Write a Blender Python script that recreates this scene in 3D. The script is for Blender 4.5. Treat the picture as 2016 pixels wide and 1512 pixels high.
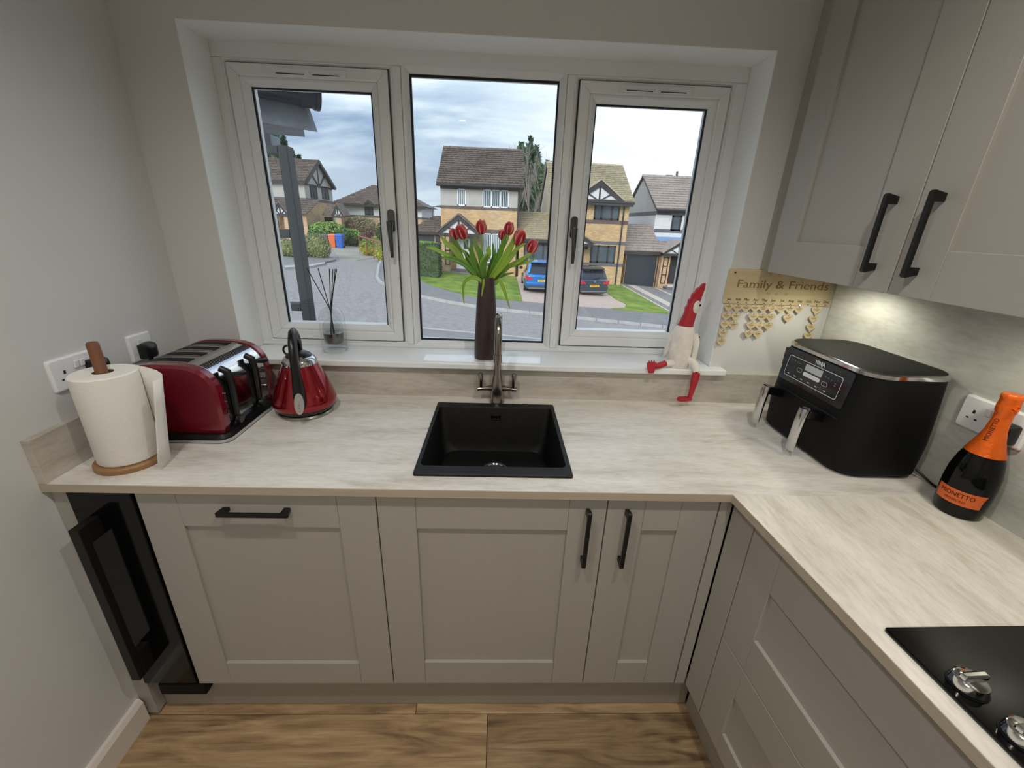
import bpy, bmesh, math, random
from mathutils import Vector, Matrix
random.seed(7)
PI = math.pi
scene = bpy.context.scene
for o in list(bpy.data.objects): bpy.data.objects.remove(o)
COL = scene.collection

def lin(c):
    c = c/255.0
    return c/12.92 if c <= 0.04045 else ((c+0.055)/1.055)**2.4
def rgb(r, g, b): return (lin(r), lin(g), lin(b), 1.0)

# ---------------------------------------------------------------- camera
CAM = Vector((0.3042, -1.4999, 1.5182)); FPX = 819.73
def cam_matrix(rx, ry, rz):
    Rz = Matrix.Rotation(rz, 3, 'Z'); Rx = Matrix.Rotation(rx, 3, 'X'); Ry = Matrix.Rotation(ry, 3, 'Y')
    return Rz @ Rx @ Ry
MC = cam_matrix(-0.3667, -0.0376, -0.0373)
cd = bpy.data.cameras.new('camera'); cam = bpy.data.objects.new('camera', cd); COL.objects.link(cam)
cd.sensor_width = 36; cd.lens = FPX/2016*36; cd.clip_start = 0.02; cd.clip_end = 500
r_, f_, u_ = MC.col[0], MC.col[1], MC.col[2]
M4 = Matrix((( r_[0], u_[0], -f_[0], CAM[0]), (r_[1], u_[1], -f_[1], CAM[1]), (r_[2], u_[2], -f_[2], CAM[2]), (0, 0, 0, 1)))
cam.matrix_world = M4
scene.camera = cam

# ---------------------------------------------------------------- colour management
vs = scene.view_settings
vs.view_transform = 'Standard'; vs.look = 'None'; vs.gamma = 1; vs.use_curve_mapping = False
vs.exposure = 0.28

# ---------------------------------------------------------------- sky
W = bpy.data.worlds.new('world'); scene.world = W; W.use_nodes = True
nt = W.node_tree; nt.nodes.clear()
def N(t, k, **kw):
    n = t.nodes.new(k)
    for a, v in kw.items(): setattr(n, a, v)
    return n
out = N(nt, 'ShaderNodeOutputWorld'); bg = N(nt, 'ShaderNodeBackground')
tc = N(nt, 'ShaderNodeTexCoord'); sep = N(nt, 'ShaderNodeSeparateXYZ')
nt.links.new(tc.outputs['Generated'], sep.inputs[0])
zc = N(nt, 'ShaderNodeMath', operation='ADD'); zc.inputs[1].default_value = 0.22
zm = N(nt, 'ShaderNodeMath', operation='MAXIMUM'); zm.inputs[1].default_value = 0.06
nt.links.new(sep.outputs[2], zc.inputs[0]); nt.links.new(zc.outputs[0], zm.inputs[0])
dx = N(nt, 'ShaderNodeMath', operation='DIVIDE'); dy = N(nt, 'ShaderNodeMath', operation='DIVIDE')
nt.links.new(sep.outputs[0], dx.inputs[0]); nt.links.new(zm.outputs[0], dx.inputs[1])
nt.links.new(sep.outputs[1], dy.inputs[0]); nt.links.new(zm.outputs[0], dy.inputs[1])
cmb = N(nt, 'ShaderNodeCombineXYZ'); nt.links.new(dx.outputs[0], cmb.inputs[0]); nt.links.new(dy.outputs[0], cmb.inputs[1])
mp = N(nt, 'ShaderNodeMapping'); mp.inputs['Scale'].default_value = (0.75, 1.9, 1); mp.inputs['Rotation'].default_value = (0, 0, 0.12); mp.inputs['Location'].default_value = (3.1, 1.7, 0)
nt.links.new(cmb.outputs[0], mp.inputs[0])
nz = N(nt, 'ShaderNodeTexNoise'); nz.inputs['Scale'].default_value = 0.62; nz.inputs['Detail'].default_value = 7; nz.inputs['Roughness'].default_value = 0.55; nz.inputs['Distortion'].default_value = 0.5
nt.links.new(mp.outputs[0], nz.inputs['Vector'])
rp = N(nt, 'ShaderNodeValToRGB')
rp.color_ramp.elements[0].position = 0.30; rp.color_ramp.elements[0].color = rgb(116, 134, 166)
rp.color_ramp.elements[1].position = 0.66; rp.color_ramp.elements[1].color = rgb(226, 236, 244)
e = rp.color_ramp.elements.new(0.46); e.color = rgb(144, 165, 194)
e = rp.color_ramp.elements.new(0.55); e.color = rgb(182, 200, 218)
nt.links.new(nz.outputs[0], rp.inputs[0])
# the bright veil of cloud in front of the sun, low on the right of the view
dt = N(nt, 'ShaderNodeVectorMath', operation='DOT_PRODUCT'); dt.inputs[1].default_value = Vector((0.45, 0.86, 0.24)).normalized()
nt.links.new(tc.outputs['Generated'], dt.inputs[0])
mr = N(nt, 'ShaderNodeMapRange'); mr.inputs[1].default_value = 0.84; mr.inputs[2].default_value = 1.0; mr.inputs[3].default_value = 0; mr.inputs[4].default_value = 0.55; mr.interpolation_type = 'SMOOTHSTEP'
nt.links.new(dt.outputs['Value'], mr.inputs[0])
mx = N(nt, 'ShaderNodeMixRGB'); mx.inputs[2].default_value = (1.38, 1.41, 1.44, 1)
nt.links.new(mr.outputs[0], mx.inputs[0]); nt.links.new(rp.outputs[0], mx.inputs[1])
# pale band towards the horizon
hz = N(nt, 'ShaderNodeMapRange'); hz.inputs[1].default_value = 0.0; hz.inputs[2].default_value = 0.16; hz.inputs[3].default_value = 0.65; hz.inputs[4].default_value = 0.0
nt.links.new(sep.outputs[2], hz.inputs[0])
mx2 = N(nt, 'ShaderNodeMixRGB'); mx2.inputs[2].default_value = rgb(222, 234, 244)
nt.links.new(hz.outputs[0], mx2.inputs[0]); nt.links.new(mx.outputs[0], mx2.inputs[1])
nt.links.new(mx2.outputs[0], bg.inputs['Color'])
# an overcast sky is brighter towards the zenith than at the horizon
zs = N(nt, 'ShaderNodeMath', operation='MAXIMUM'); zs.inputs[1].default_value = 0.0; nt.links.new(sep.outputs[2], zs.inputs[0])
zg = N(nt, 'ShaderNodeMath', operation='MULTIPLY_ADD'); zg.inputs[1].default_value = 1.1; zg.inputs[2].default_value = 0.97; nt.links.new(zs.outputs[0], zg.inputs[0])
nt.links.new(zg.outputs[0], bg.inputs['Strength'])
nt.links.new(bg.outputs[0], out.inputs[0])

# ---------------------------------------------------------------- sun behind thin cloud (very soft)
sl = bpy.data.lights.new('sun', 'SUN'); sl.energy = 2.3; sl.angle = math.radians(35); sl.color = (1.0, 0.97, .93)
so = bpy.data.objects.new('sun', sl); COL.objects.link(so)
so.rotation_euler = Vector((0.30, 0.78, -0.50)).to_track_quat('-Z', 'Y').to_euler()

LAMP_W = 26.0       # recessed ceiling lamps
UNDER_W = 2.0       # lamps under the wall cabinet

# ---------------------------------------------------------------- helpers
def P(u, v, Y):
    "world point on the plane y=Y seen at photo pixel (u, v)"
    d = MC @ Vector(((u-1008)/FPX, 1, -(v-756)/FPX)); t = (Y-CAM.y)/d.y
    return CAM + t*d
def GZ(x, y): return -1.98 - .068*x + .011*y
def sp(o, **kw):
    for k, v in kw.items(): o[k] = v
    return o

class MB:
    def __init__(s): s.v = []; s.f = []; s.m = []; s.mi = 0; s.X = Matrix.Identity(4)
    def add(s, vs, fs):
        b = len(s.v); s.v += [tuple(s.X @ Vector(p)) for p in vs]
        s.f += [tuple(b+i for i in f) for f in fs]; s.m += [s.mi]*len(fs); return s
    def box(s, x0, x1, y0, y1, z0, z1):
        if x0 > x1: x0, x1 = x1, x0
        if y0 > y1: y0, y1 = y1, y0
        if z0 > z1: z0, z1 = z1, z0
        return s.add([(x0,y0,z0),(x1,y0,z0),(x1,y1,z0),(x0,y1,z0),(x0,y0,z1),(x1,y0,z1),(x1,y1,z1),(x0,y1,z1)],
              [(0,3,2,1),(4,5,6,7),(0,1,5,4),(1,2,6,5),(2,3,7,6),(3,0,4,7)])
    def prism(s, poly, a0, a1, ax='z'):
        "extrude a 2D polygon; ax is the extrusion axis; polygon in the remaining two axes in order"
        n = len(poly)
        def q(p, a):
            return {'z': (p[0], p[1], a), 'y': (p[0], a, p[1]), 'x': (a, p[0], p[1])}[ax]
        vs = [q(p, a0) for p in poly]+[q(p, a1) for p in poly]
        fs = [tuple(range(n)), tuple(range(2*n-1, n-1, -1))]+[(i, i+n, (i+1) % n+n, (i+1) % n) for i in range(n)]
        return s.add(vs, fs)
    def lathe(s, prof, cx=0, cy=0, seg=40, cap=True):
        vs = []; fs = []; n = len(prof)
        for i in range(seg):
            a = 2*PI*i/seg
            for r, z in prof: vs.append((cx+r*math.cos(a), cy+r*math.sin(a), z))
        for i in range(seg):
            j = (i+1) % seg
            for k in range(n-1): fs.append((i*n+k, j*n+k, j*n+k+1, i*n+k+1))
        if cap:
            if prof[0][0] > 1e-6: fs.append(tuple(i*n for i in range(seg-1, -1, -1)))
            if prof[-1][0] > 1e-6: fs.append(tuple(i*n+n-1 for i in range(seg)))
        return s.add(vs, fs)
    def tube(s, pts, r, seg=10, sx=1.0):
        pts = [Vector(p) for p in pts]; n = len(pts); rs = r if isinstance(r, (list, tuple)) else [r]*n
        vs = []; fs = []; up = None
        for i, p in enumerate(pts):
            t = (pts[min(i+1, n-1)]-pts[max(i-1, 0)]).normalized()
            if up is None:
                up = Vector((0, 0, 1)) if abs(t.z) < .9 else Vector((1, 0, 0))
            a = t.cross(up).normalized(); b = a.cross(t).normalized(); up = b
            for k in range(seg):
                q = 2*PI*k/seg; vs.append(tuple(p+a*math.cos(q)*rs[i]*sx+b*math.sin(q)*rs[i]))
        for i in range(n-1):
            for k in range(seg):
                k2 = (k+1) % seg; fs.append((i*seg+k, i*seg+k2, (i+1)*seg+k2, (i+1)*seg+k))
        fs.append(tuple(range(seg-1, -1, -1))); fs.append(tuple((n-1)*seg+k for k in range(seg)))
        return s.add(vs, fs)
    def ball(s, c, rx, ry=None, rz=None, seg=16, rings=10):
        ry = rx if ry is None else ry; rz = rx if rz is None else rz
        vs = [(c[0], c[1], c[2]-rz)]; fs = []
        for i in range(1, rings):
            t = -PI/2+PI*i/rings
            for k in range(seg):
                a = 2*PI*k/seg; vs.append((c[0]+rx*math.cos(t)*math.cos(a), c[1]+ry*math.cos(t)*math.sin(a), c[2]+rz*math.sin(t)))
        vs.append((c[0], c[1], c[2]+rz))
        for k in range(seg): fs.append((0, 1+(k+1) % seg, 1+k))
        for i in range(rings-2):
            for k in range(seg):
                k2 = (k+1) % seg; a = 1+i*seg; fs.append((a+k, a+k2, a+seg+k2, a+seg+k))
        a = 1+(rings-2)*seg
        for k in range(seg): fs.append((a+k, a+(k+1) % seg, len(vs)-1))
        return s.add(vs, fs)
    def loft(s, rings, cap=True):
        n = len(rings[0]); vs = [p for r in rings for p in r]; fs = []
        for i in range(len(rings)-1):
            for k in range(n):
                k2 = (k+1) % n; fs.append((i*n+k, i*n+k2, (i+1)*n+k2, (i+1)*n+k))
        if cap: fs.append(tuple(range(n-1, -1, -1))); fs.append(tuple((len(rings)-1)*n+k for k in range(n)))
        return s.add(vs, fs)
    def build(s, name, mats, parent=None, bevel=0, smooth=None, seg=2, kind=None, recalc=True):
        me = bpy.data.meshes.new(name); me.from_pydata(s.v, [], s.f)
        if not isinstance(mats, (list, tuple)): mats = [mats]
        for m in mats: me.materials.append(m)
        if len(mats) > 1: me.polygons.foreach_set('material_index', s.m)
        if recalc:
            bm = bmesh.new(); bm.from_mesh(me); bmesh.ops.recalc_face_normals(bm, faces=bm.faces); bm.to_mesh(me); bm.free()
        if smooth:
            me.polygons.foreach_set('use_smooth', [True]*len(me.polygons)); me.set_sharp_from_angle(angle=math.radians(smooth))
        me.update()
        o = bpy.data.objects.new(name, me); COL.objects.link(o)
        if bevel:
            b = o.modifiers.new('bevel', 'BEVEL'); b.width = bevel; b.segments = seg; b.limit_method = 'ANGLE'; b.angle_limit = math.radians(35)
            if smooth: b.harden_normals = False
        if parent is not None:
            o.parent = parent; o.matrix_parent_inverse = Matrix.Translation(-world_loc(parent))
        if kind: o['kind'] = kind
        return o
def world_loc(o):
    return Vector(o['_loc']) if '_loc' in o else Vector((0, 0, 0))
ROOTS = []
def thing(name, label, cat, loc=(0, 0, 0), group=None, kind=None):
    o = bpy.data.objects.new(name, None); COL.objects.link(o); o.location = loc; o['_loc'] = list(loc); o.empty_display_size = .05
    ROOTS.append(o)
    if label: o['label'] = label
    if cat: o['category'] = cat
    if group: o['group'] = group
    if kind: o['kind'] = kind
    return o
def tag(o, label, cat, group=None):
    o['label'] = label; o['category'] = cat
    if group: o['group'] = group
    return o
def box(name, m, parent, *b, bevel=0, kind=None): return MB().box(*b).build(name, m, parent, bevel=bevel, kind=kind)
def rrect(x0, x1, y0, y1, r, n=6):
    pts = []
    for cx, cy, a0 in ((x1-r, y1-r, 0), (x0+r, y1-r, PI/2), (x0+r, y0+r, PI), (x1-r, y0+r, 3*PI/2)):
        for i in range(n+1):
            a = a0+PI/2*i/n; pts.append((cx+r*math.cos(a), cy+r*math.sin(a)))
    return pts
def text_mesh(body, size, depth=0.0004, bold=False, align='CENTER', shear=0, sx=1.0):
    c = bpy.data.curves.new('lettering', 'FONT'); c.body = body; c.size = size; c.extrude = depth; c.align_x = align; c.align_y = 'CENTER'; c.shear = shear
    if bold: c.offset = size*0.018
    c.resolution_u = 3
    o = bpy.data.objects.new('lettering', c); COL.objects.link(o)
    me = bpy.data.meshes.new_from_object(o.evaluated_get(bpy.context.evaluated_depsgraph_get()))
    bpy.data.objects.remove(o)
    if sx != 1.0:
        for v in me.vertices: v.co.x *= sx
    return me
def text(name, body, size, mat_, parent, origin, xdir, ydir, **kw):
    me = text_mesh(body, size, **kw); me.materials.clear(); me.materials.append(mat_)
    x = Vector(xdir).normalized(); y = Vector(ydir).normalized(); z = x.cross(y)
    M = Matrix(((x[0], y[0], z[0], origin[0]), (x[1], y[1], z[1], origin[1]), (x[2], y[2], z[2], origin[2]), (0, 0, 0, 1)))
    me.transform(M)
    o = bpy.data.objects.new(name, me); COL.objects.link(o)
    if parent is not None: o.parent = parent; o.matrix_parent_inverse = Matrix.Translation(-world_loc(parent))
    return o

# ---------------------------------------------------------------- materials
def mat(name, col, rough=.5, metal=0, spec=.5, var=0, vscale=8, bump=0, bscale=60, coat=0, stretch=None, trans=0, col2=None, emit=None, sheen=0):
    m = bpy.data.materials.new(name); m.use_nodes = True; t = m.node_tree; b = t.nodes['Principled BSDF']
    b.inputs['Base Color'].default_value = col; b.inputs['Roughness'].default_value = rough; b.inputs['Metallic'].default_value = metal
    b.inputs['Specular IOR Level'].default_value = spec; b.inputs['Coat Weight'].default_value = coat; b.inputs['Coat Roughness'].default_value = .05
    if trans: b.inputs['Transmission Weight'].default_value = trans
    if emit: b.inputs['Emission Color'].default_value = emit[0]; b.inputs['Emission Strength'].default_value = emit[1]
    if var or bump:
        c = N(t, 'ShaderNodeTexCoord'); mpn = N(t, 'ShaderNodeMapping'); t.links.new(c.outputs['Object'], mpn.inputs[0])
        if stretch: mpn.inputs['Scale'].default_value = stretch
    if var:
        n = N(t, 'ShaderNodeTexNoise'); n.inputs['Scale'].default_value = vscale; n.inputs['Detail'].default_value = 5; n.inputs['Roughness'].default_value = .6
        t.links.new(mpn.outputs[0], n.inputs['Vector'])
        r = N(t, 'ShaderNodeValToRGB'); r.color_ramp.elements[0].position = .3; r.color_ramp.elements[1].position = .7
        c2 = col2 if col2 else tuple(min(1, x*(1+var)) for x in col[:3])+(1,)
        r.color_ramp.elements[0].color = tuple(x*(1-var) for x in col[:3])+(1,) if not col2 else col
        r.color_ramp.elements[1].color = c2
        t.links.new(n.outputs[0], r.inputs[0]); t.links.new(r.outputs[0], b.inputs['Base Color'])
    if bump:
        n2 = N(t, 'ShaderNodeTexNoise'); n2.inputs['Scale'].default_value = bscale; n2.inputs['Detail'].default_value = 3
        t.links.new(mpn.outputs[0], n2.inputs['Vector'])
        bp = N(t, 'ShaderNodeBump'); bp.inputs['Strength'].default_value = bump; bp.inputs['Distance'].default_value = .004
        t.links.new(n2.outputs[0], bp.inputs['Height']); t.links.new(bp.outputs[0], b.inputs['Normal'])
    return m
def glass_mat(name, tint=(1, 1, 1, 1), refl=.05):
    m = bpy.data.materials.new(name); m.use_nodes = True; t = m.node_tree; t.nodes.clear()
    o = N(t, 'ShaderNodeOutputMaterial'); tr = N(t, 'ShaderNodeBsdfTransparent'); tr.inputs[0].default_value = tint
    gl = N(t, 'ShaderNodeBsdfGlossy'); gl.inputs['Roughness'].default_value = .02
    mixs = N(t, 'ShaderNodeMixShader'); lw = N(t, 'ShaderNodeLayerWeight'); lw.inputs['Blend'].default_value = .5
    pw = N(t, 'ShaderNodeMath', operation='POWER'); pw.inputs[1].default_value = 5.0; ml = N(t, 'ShaderNodeMath', operation='MULTIPLY_ADD'); ml.inputs[1].default_value = .9; ml.inputs[2].default_value = refl
    t.links.new(lw.outputs['Facing'], pw.inputs[0]); t.links.new(pw.outputs[0], ml.inputs[0]); t.links.new(ml.outputs[0], mixs.inputs[0])
    t.links.new(tr.outputs[0], mixs.inputs[1]); t.links.new(gl.outputs[0], mixs.inputs[2]); t.links.new(mixs.outputs[0], o.inputs[0])
    return m
def streak_mat(name, base, dark, light, axis_scale, rough=.45):
    m = bpy.data.materials.new(name); m.use_nodes = True; t = m.node_tree; b = t.nodes['Principled BSDF']
    c = N(t, 'ShaderNodeTexCoord'); mpn = N(t, 'ShaderNodeMapping'); mpn.inputs['Scale'].default_value = axis_scale; t.links.new(c.outputs['Object'], mpn.inputs[0])
    n = N(t, 'ShaderNodeTexNoise'); n.inputs['Scale'].default_value = 3.2; n.inputs['Detail'].default_value = 9; n.inputs['Roughness'].default_value = .68; n.inputs['Distortion'].default_value = .4
    t.links.new(mpn.outputs[0], n.inputs['Vector'])
    r = N(t, 'ShaderNodeValToRGB'); r.color_ramp.elements[0].position = .33; r.color_ramp.elements[0].color = dark
    r.color_ramp.elements[1].position = .68; r.color_ramp.elements[1].color = light
    e = r.color_ramp.elements.new(.48); e.color = base
    t.links.new(n.outputs[0], r.inputs[0])
    n2 = N(t, 'ShaderNodeTexNoise'); n2.inputs['Scale'].default_value = 26; n2.inputs['Detail'].default_value = 6; t.links.new(mpn.outputs[0], n2.inputs['Vector'])
    r2 = N(t, 'ShaderNodeValToRGB'); r2.color_ramp.elements[0].position = .35; r2.color_ramp.elements[0].color = (.82, .81, .79, 1); r2.color_ramp.elements[1].position = .55; r2.color_ramp.elements[1].color = (1, 1, 1, 1)
    t.links.new(n2.outputs[0], r2.inputs[0])
    mm = N(t, 'ShaderNodeMixRGB', blend_type='MULTIPLY'); mm.inputs[0].default_value = .55
    t.links.new(r.outputs[0], mm.inputs[1]); t.links.new(r2.outputs[0], mm.inputs[2]); t.links.new(mm.outputs[0], b.inputs['Base Color'])
    b.inputs['Roughness'].default_value = rough
    bp = N(t, 'ShaderNodeBump'); bp.inputs['Strength'].default_value = .08; bp.inputs['Distance'].default_value = .002
    t.links.new(n2.outputs[0], bp.inputs['Height']); t.links.new(bp.outputs[0], b.inputs['Normal'])
    return m
def oak_mat():
    m = bpy.data.materials.new('oak_plank'); m.use_nodes = True; t = m.node_tree; b = t.nodes['Principled BSDF']
    c = N(t, 'ShaderNodeTexCoord'); oi = N(t, 'ShaderNodeObjectInfo'); mpn = N(t, 'ShaderNodeMapping'); mpn.inputs['Scale'].default_value = (1.0, 7, 7)
    ad = N(t, 'ShaderNodeVectorMath', operation='SCALE'); ad.inputs[0].default_value = (3.7, 5.1, 2.3); t.links.new(oi.outputs['Random'], ad.inputs['Scale'])
    ad2 = N(t, 'ShaderNodeVectorMath', operation='ADD'); t.links.new(c.outputs['Object'], ad2.inputs[0]); t.links.new(ad.outputs[0], ad2.inputs[1]); t.links.new(ad2.outputs[0], mpn.inputs[0])
    n = N(t, 'ShaderNodeTexNoise'); n.inputs['Scale'].default_value = 2.6; n.inputs['Detail'].default_value = 8; n.inputs['Distortion'].default_value = 1.6; t.links.new(mpn.outputs[0], n.inputs['Vector'])
    r = N(t, 'ShaderNodeValToRGB'); r.color_ramp.elements[0].position = .3; r.color_ramp.elements[0].color = rgb(112, 88, 62); r.color_ramp.elements[1].position = .72; r.color_ramp.elements[1].color = rgb(196, 168, 130)
    e = r.color_ramp.elements.new(.5); e.color = rgb(166, 138, 102); t.links.new(n.outputs[0], r.inputs[0])
    mp3 = N(t, 'ShaderNodeMapping'); mp3.inputs['Scale'].default_value = (4, 90, 90); t.links.new(ad2.outputs[0], mp3.inputs[0])
    n3 = N(t, 'ShaderNodeTexNoise'); n3.inputs['Scale'].default_value = 2; n3.inputs['Detail'].default_value = 4; t.links.new(mp3.outputs[0], n3.inputs['Vector'])
    r3 = N(t, 'ShaderNodeValToRGB'); r3.color_ramp.elements[0].position = .35; r3.color_ramp.elements[0].color = (.72, .7, .66, 1); r3.color_ramp.elements[1].position = .6; r3.color_ramp.elements[1].color = (1, 1, 1, 1); t.links.new(n3.outputs[0], r3.inputs[0])
    mm = N(t, 'ShaderNodeMixRGB', blend_type='MULTIPLY'); mm.inputs[0].default_value = .6; t.links.new(r.outputs[0], mm.inputs[1]); t.links.new(r3.outputs[0], mm.inputs[2])
    vo = N(t, 'ShaderNodeTexVoronoi'); vo.inputs['Scale'].default_value = 3.2; mp4 = N(t, 'ShaderNodeMapping'); mp4.inputs['Scale'].default_value = (1, 2.2, 1); t.links.new(ad2.outputs[0], mp4.inputs[0]); t.links.new(mp4.outputs[0], vo.inputs['Vector'])
    r4 = N(t, 'ShaderNodeValToRGB'); r4.color_ramp.elements[0].position = .02; r4.color_ramp.elements[0].color = (.35, .27, .2, 1); r4.color_ramp.elements[1].position = .10; r4.color_ramp.elements[1].color = (1, 1, 1, 1); t.links.new(vo.outputs['Distance'], r4.inputs[0])
    m5 = N(t, 'ShaderNodeMixRGB', blend_type='MULTIPLY'); m5.inputs[0].default_value = .8; t.links.new(mm.outputs[0], m5.inputs[1]); t.links.new(r4.outputs[0], m5.inputs[2])
    hs = N(t, 'ShaderNodeHueSaturation'); mrn = N(t, 'ShaderNodeMapRange'); mrn.inputs[3].default_value = .78; mrn.inputs[4].default_value = 1.12; t.links.new(oi.outputs['Random'], mrn.inputs[0]); t.links.new(mrn.outputs[0], hs.inputs['Value']); t.links.new(m5.outputs[0], hs.inputs['Color'])
    t.links.new(hs.outputs[0], b.inputs['Base Color']); b.inputs['Roughness'].default_value = .5
    return m
def brick_mat(name, c1, c2, mortar, bw=.225, bh=.075, ms=.011):
    m = bpy.data.materials.new(name); m.use_nodes = True; t = m.node_tree; b = t.nodes['Principled BSDF']
    c = N(t, 'ShaderNodeTexCoord'); s = N(t, 'ShaderNodeSeparateXYZ'); t.links.new(c.outputs['Object'], s.inputs[0])
    ad = N(t, 'ShaderNodeMath', operation='ADD'); t.links.new(s.outputs[0], ad.inputs[0]); t.links.new(s.outputs[1], ad.inputs[1])
    cb = N(t, 'ShaderNodeCombineXYZ'); t.links.new(ad.outputs[0], cb.inputs[0]); t.links.new(s.outputs[2], cb.inputs[1])
    br = N(t, 'ShaderNodeTexBrick'); br.inputs['Scale'].default_value = 1; br.inputs['Brick Width'].default_value = bw; br.inputs['Row Height'].default_value = bh; br.inputs['Mortar Size'].default_value = ms
    br.inputs['Color1'].default_value = c1; br.inputs['Color2'].default_value = c2; br.inputs['Mortar'].default_value = mortar
    t.links.new(cb.outputs[0], br.inputs['Vector'])
    n = N(t, 'ShaderNodeTexNoise'); n.inputs['Scale'].default_value = 1.2; n.inputs['Detail'].default_value = 4; t.links.new(c.outputs['Object'], n.inputs['Vector'])
    r = N(t, 'ShaderNodeValToRGB'); r.color_ramp.elements[0].position = .3; r.color_ramp.elements[0].color = (.82, .82, .82, 1); r.color_ramp.elements[1].color = (1, 1, 1, 1); r.color_ramp.elements[1].position = .65; t.links.new(n.outputs[0], r.inputs[0])
    mm = N(t, 'ShaderNodeMixRGB', blend_type='MULTIPLY'); mm.inputs[0].default_value = 1; t.links.new(br.outputs[0], mm.inputs[1]); t.links.new(r.outputs[0], mm.inputs[2]); t.links.new(mm.outputs[0], b.inputs['Base Color'])
    b.inputs['Roughness'].default_value = .9
    return m

WALL = mat('wall_paint', rgb(210, 210, 208), .75, var=.015, vscale=3, bump=.06, bscale=180)
CEIL = mat('ceiling_paint', rgb(230, 230, 226), .85)
UPVC = mat('white_upvc', rgb(226, 229, 230), .32, var=.01, vscale=2)
GASKET = mat('black_gasket', rgb(22, 24, 28), .6)
GLASS = glass_mat('window_glass', (.97, .985, .98, 1), .045)
SILLM = mat('sill_gloss_white', rgb(236, 238, 238), .22, var=.01, vscale=3)
CAB = mat('painted_cabinet_grey', rgb(164, 160, 152), .5, var=.012, vscale=4, bump=.05, bscale=220, stretch=(1, 1, .15))
CABIN = mat('cabinet_carcass', rgb(120, 112, 102), .6, var=.03, vscale=6)
PLINTHM = mat('plinth_board', rgb(150, 143, 132), .5, var=.04, vscale=7, stretch=(.4, 1, 4))
TOP_X = streak_mat('worktop_streaks', rgb(222, 218, 211), rgb(200, 193, 184), rgb(232, 230, 226), (1, 4.5, 1), .42)
TOP_Y = streak_mat('worktop_streaks_return', rgb(216, 211, 200), rgb(196, 188, 174), rgb(228, 224, 214), (4.5, 1, 1), .42)
UPST = streak_mat('upstand_streaks', rgb(190, 184, 174), rgb(170, 162, 150), rgb(202, 197, 188), (1, 1, 4.5), .4)
SPLASH = streak_mat('splashback_streaks', rgb(198, 198, 192), rgb(182, 181, 173), rgb(208, 208, 203), (1, 1, 3.5), .4)
EDGE = mat('worktop_edge', rgb(178, 166, 148), .5, var=.08, vscale=12, stretch=(.5, 1, 6))
BLACKM = mat('black_handle_metal', rgb(26, 25, 24), .42, metal=.3, var=.1, vscale=30)
SKIRT = mat('skirting_gloss', rgb(222, 214, 206), .3, var=.01)
OAK = oak_mat()
BGLASS = mat('black_glass', rgb(6, 7, 8), .10, spec=.35, var=.1, vscale=2)
GRANITE = mat('black_composite_sink', rgb(8, 8, 9), .5, spec=.35, var=.25, vscale=160, bump=.15, bscale=400)
CHROME = mat('chrome', rgb(205, 205, 205), .12, metal=1, var=.02)
STEEL = mat('brushed_steel', rgb(170, 168, 162), .28, metal=1, var=.05, vscale=60, stretch=(1, 12, 1))
GUNM = mat('gunmetal', rgb(150, 142, 136), .2, metal=1, var=.05, vscale=20)
REDM = mat('metallic_red', rgb(150, 12, 28), .2, metal=.75, coat=.8, var=.04)
DRED = mat('dark_red_enamel', rgb(116, 6, 30), .25, metal=.3, coat=.8, var=.04)
BPLAST = mat('black_plastic', rgb(16, 17, 18), .3, var=.08, vscale=20)
BMATT = mat('matt_black_plastic', rgb(9, 9, 10), .6, spec=.22, var=.06, vscale=30)
WPLAST = mat('white_plastic', rgb(232, 233, 236), .3, var=.01)
PAPER = mat('kitchen_paper', rgb(238, 236, 230), .95, var=.01, bump=.22, bscale=130)
WOODR = mat('brown_wood', rgb(118, 76, 50), .55, var=.2, vscale=14, stretch=(1, 1, .2))
WOODB = mat('oak_base_wood', rgb(150, 112, 72), .5, var=.15, vscale=14, stretch=(.3, 3, 1))
CARD = mat('cardboard_core', rgb(120, 96, 72), .9, var=.05)
PLY = mat('plywood', rgb(204, 186, 148), .7, var=.07, vscale=16, stretch=(.4, 1, 5))
ENGR = mat('engraved_line', rgb(140, 108, 62), .8, var=.1)
DENGR = mat('dark_engraving', rgb(70, 50, 30), .8, var=.1)
VASEM = mat('dark_brown_ceramic', rgb(58, 44, 42), .38, var=.06, vscale=12)
TULIP = mat('tulip_petal', rgb(176, 28, 44), .5, var=0, vscale=40, stretch=(1, 1, .2))
LEAF = mat('tulip_leaf', rgb(92, 140, 44), .45, var=.3, vscale=14, stretch=(1, 1, .3))
STEMM = mat('tulip_stem', rgb(132, 168, 74), .5, var=.1)
WWOOD = mat('distressed_white_wood', rgb(226, 220, 212), .7, var=.13, vscale=26, bump=.3, bscale=40)
RWOOD = mat('red_painted_wood', rgb(176, 34, 48), .55, var=.1, vscale=20, bump=.2, bscale=60)
ORANGE = mat('orange_foil', rgb(236, 104, 24), .3, metal=.35, var=.08, vscale=30, bump=.5, bscale=70)
ORLAB = mat('orange_label', rgb(232, 108, 44), .5, var=.04)
BOTG = mat('dark_bottle_glass', rgb(7, 8, 6), .08, spec=.3, coat=0, var=.05)
INK = mat('dark_print', rgb(50, 24, 40), .6)
WINK = mat('white_print', rgb(226, 230, 234), .5, var=.01)
GINK = mat('grey_print', rgb(110, 116, 124), .5, var=.01)
LIDM = mat('grey_lid', rgb(40, 41, 39), .75, spec=.15, var=.05, vscale=9)
CGLASS = glass_mat('clear_glass', (.96, .97, .97, 1), .07)
LIQ = mat('dark_diffuser_label', rgb(70, 66, 60), .25, metal=.6, var=.1)
REED = mat('black_reed', rgb(20, 18, 18), .7, var=.05)

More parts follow.
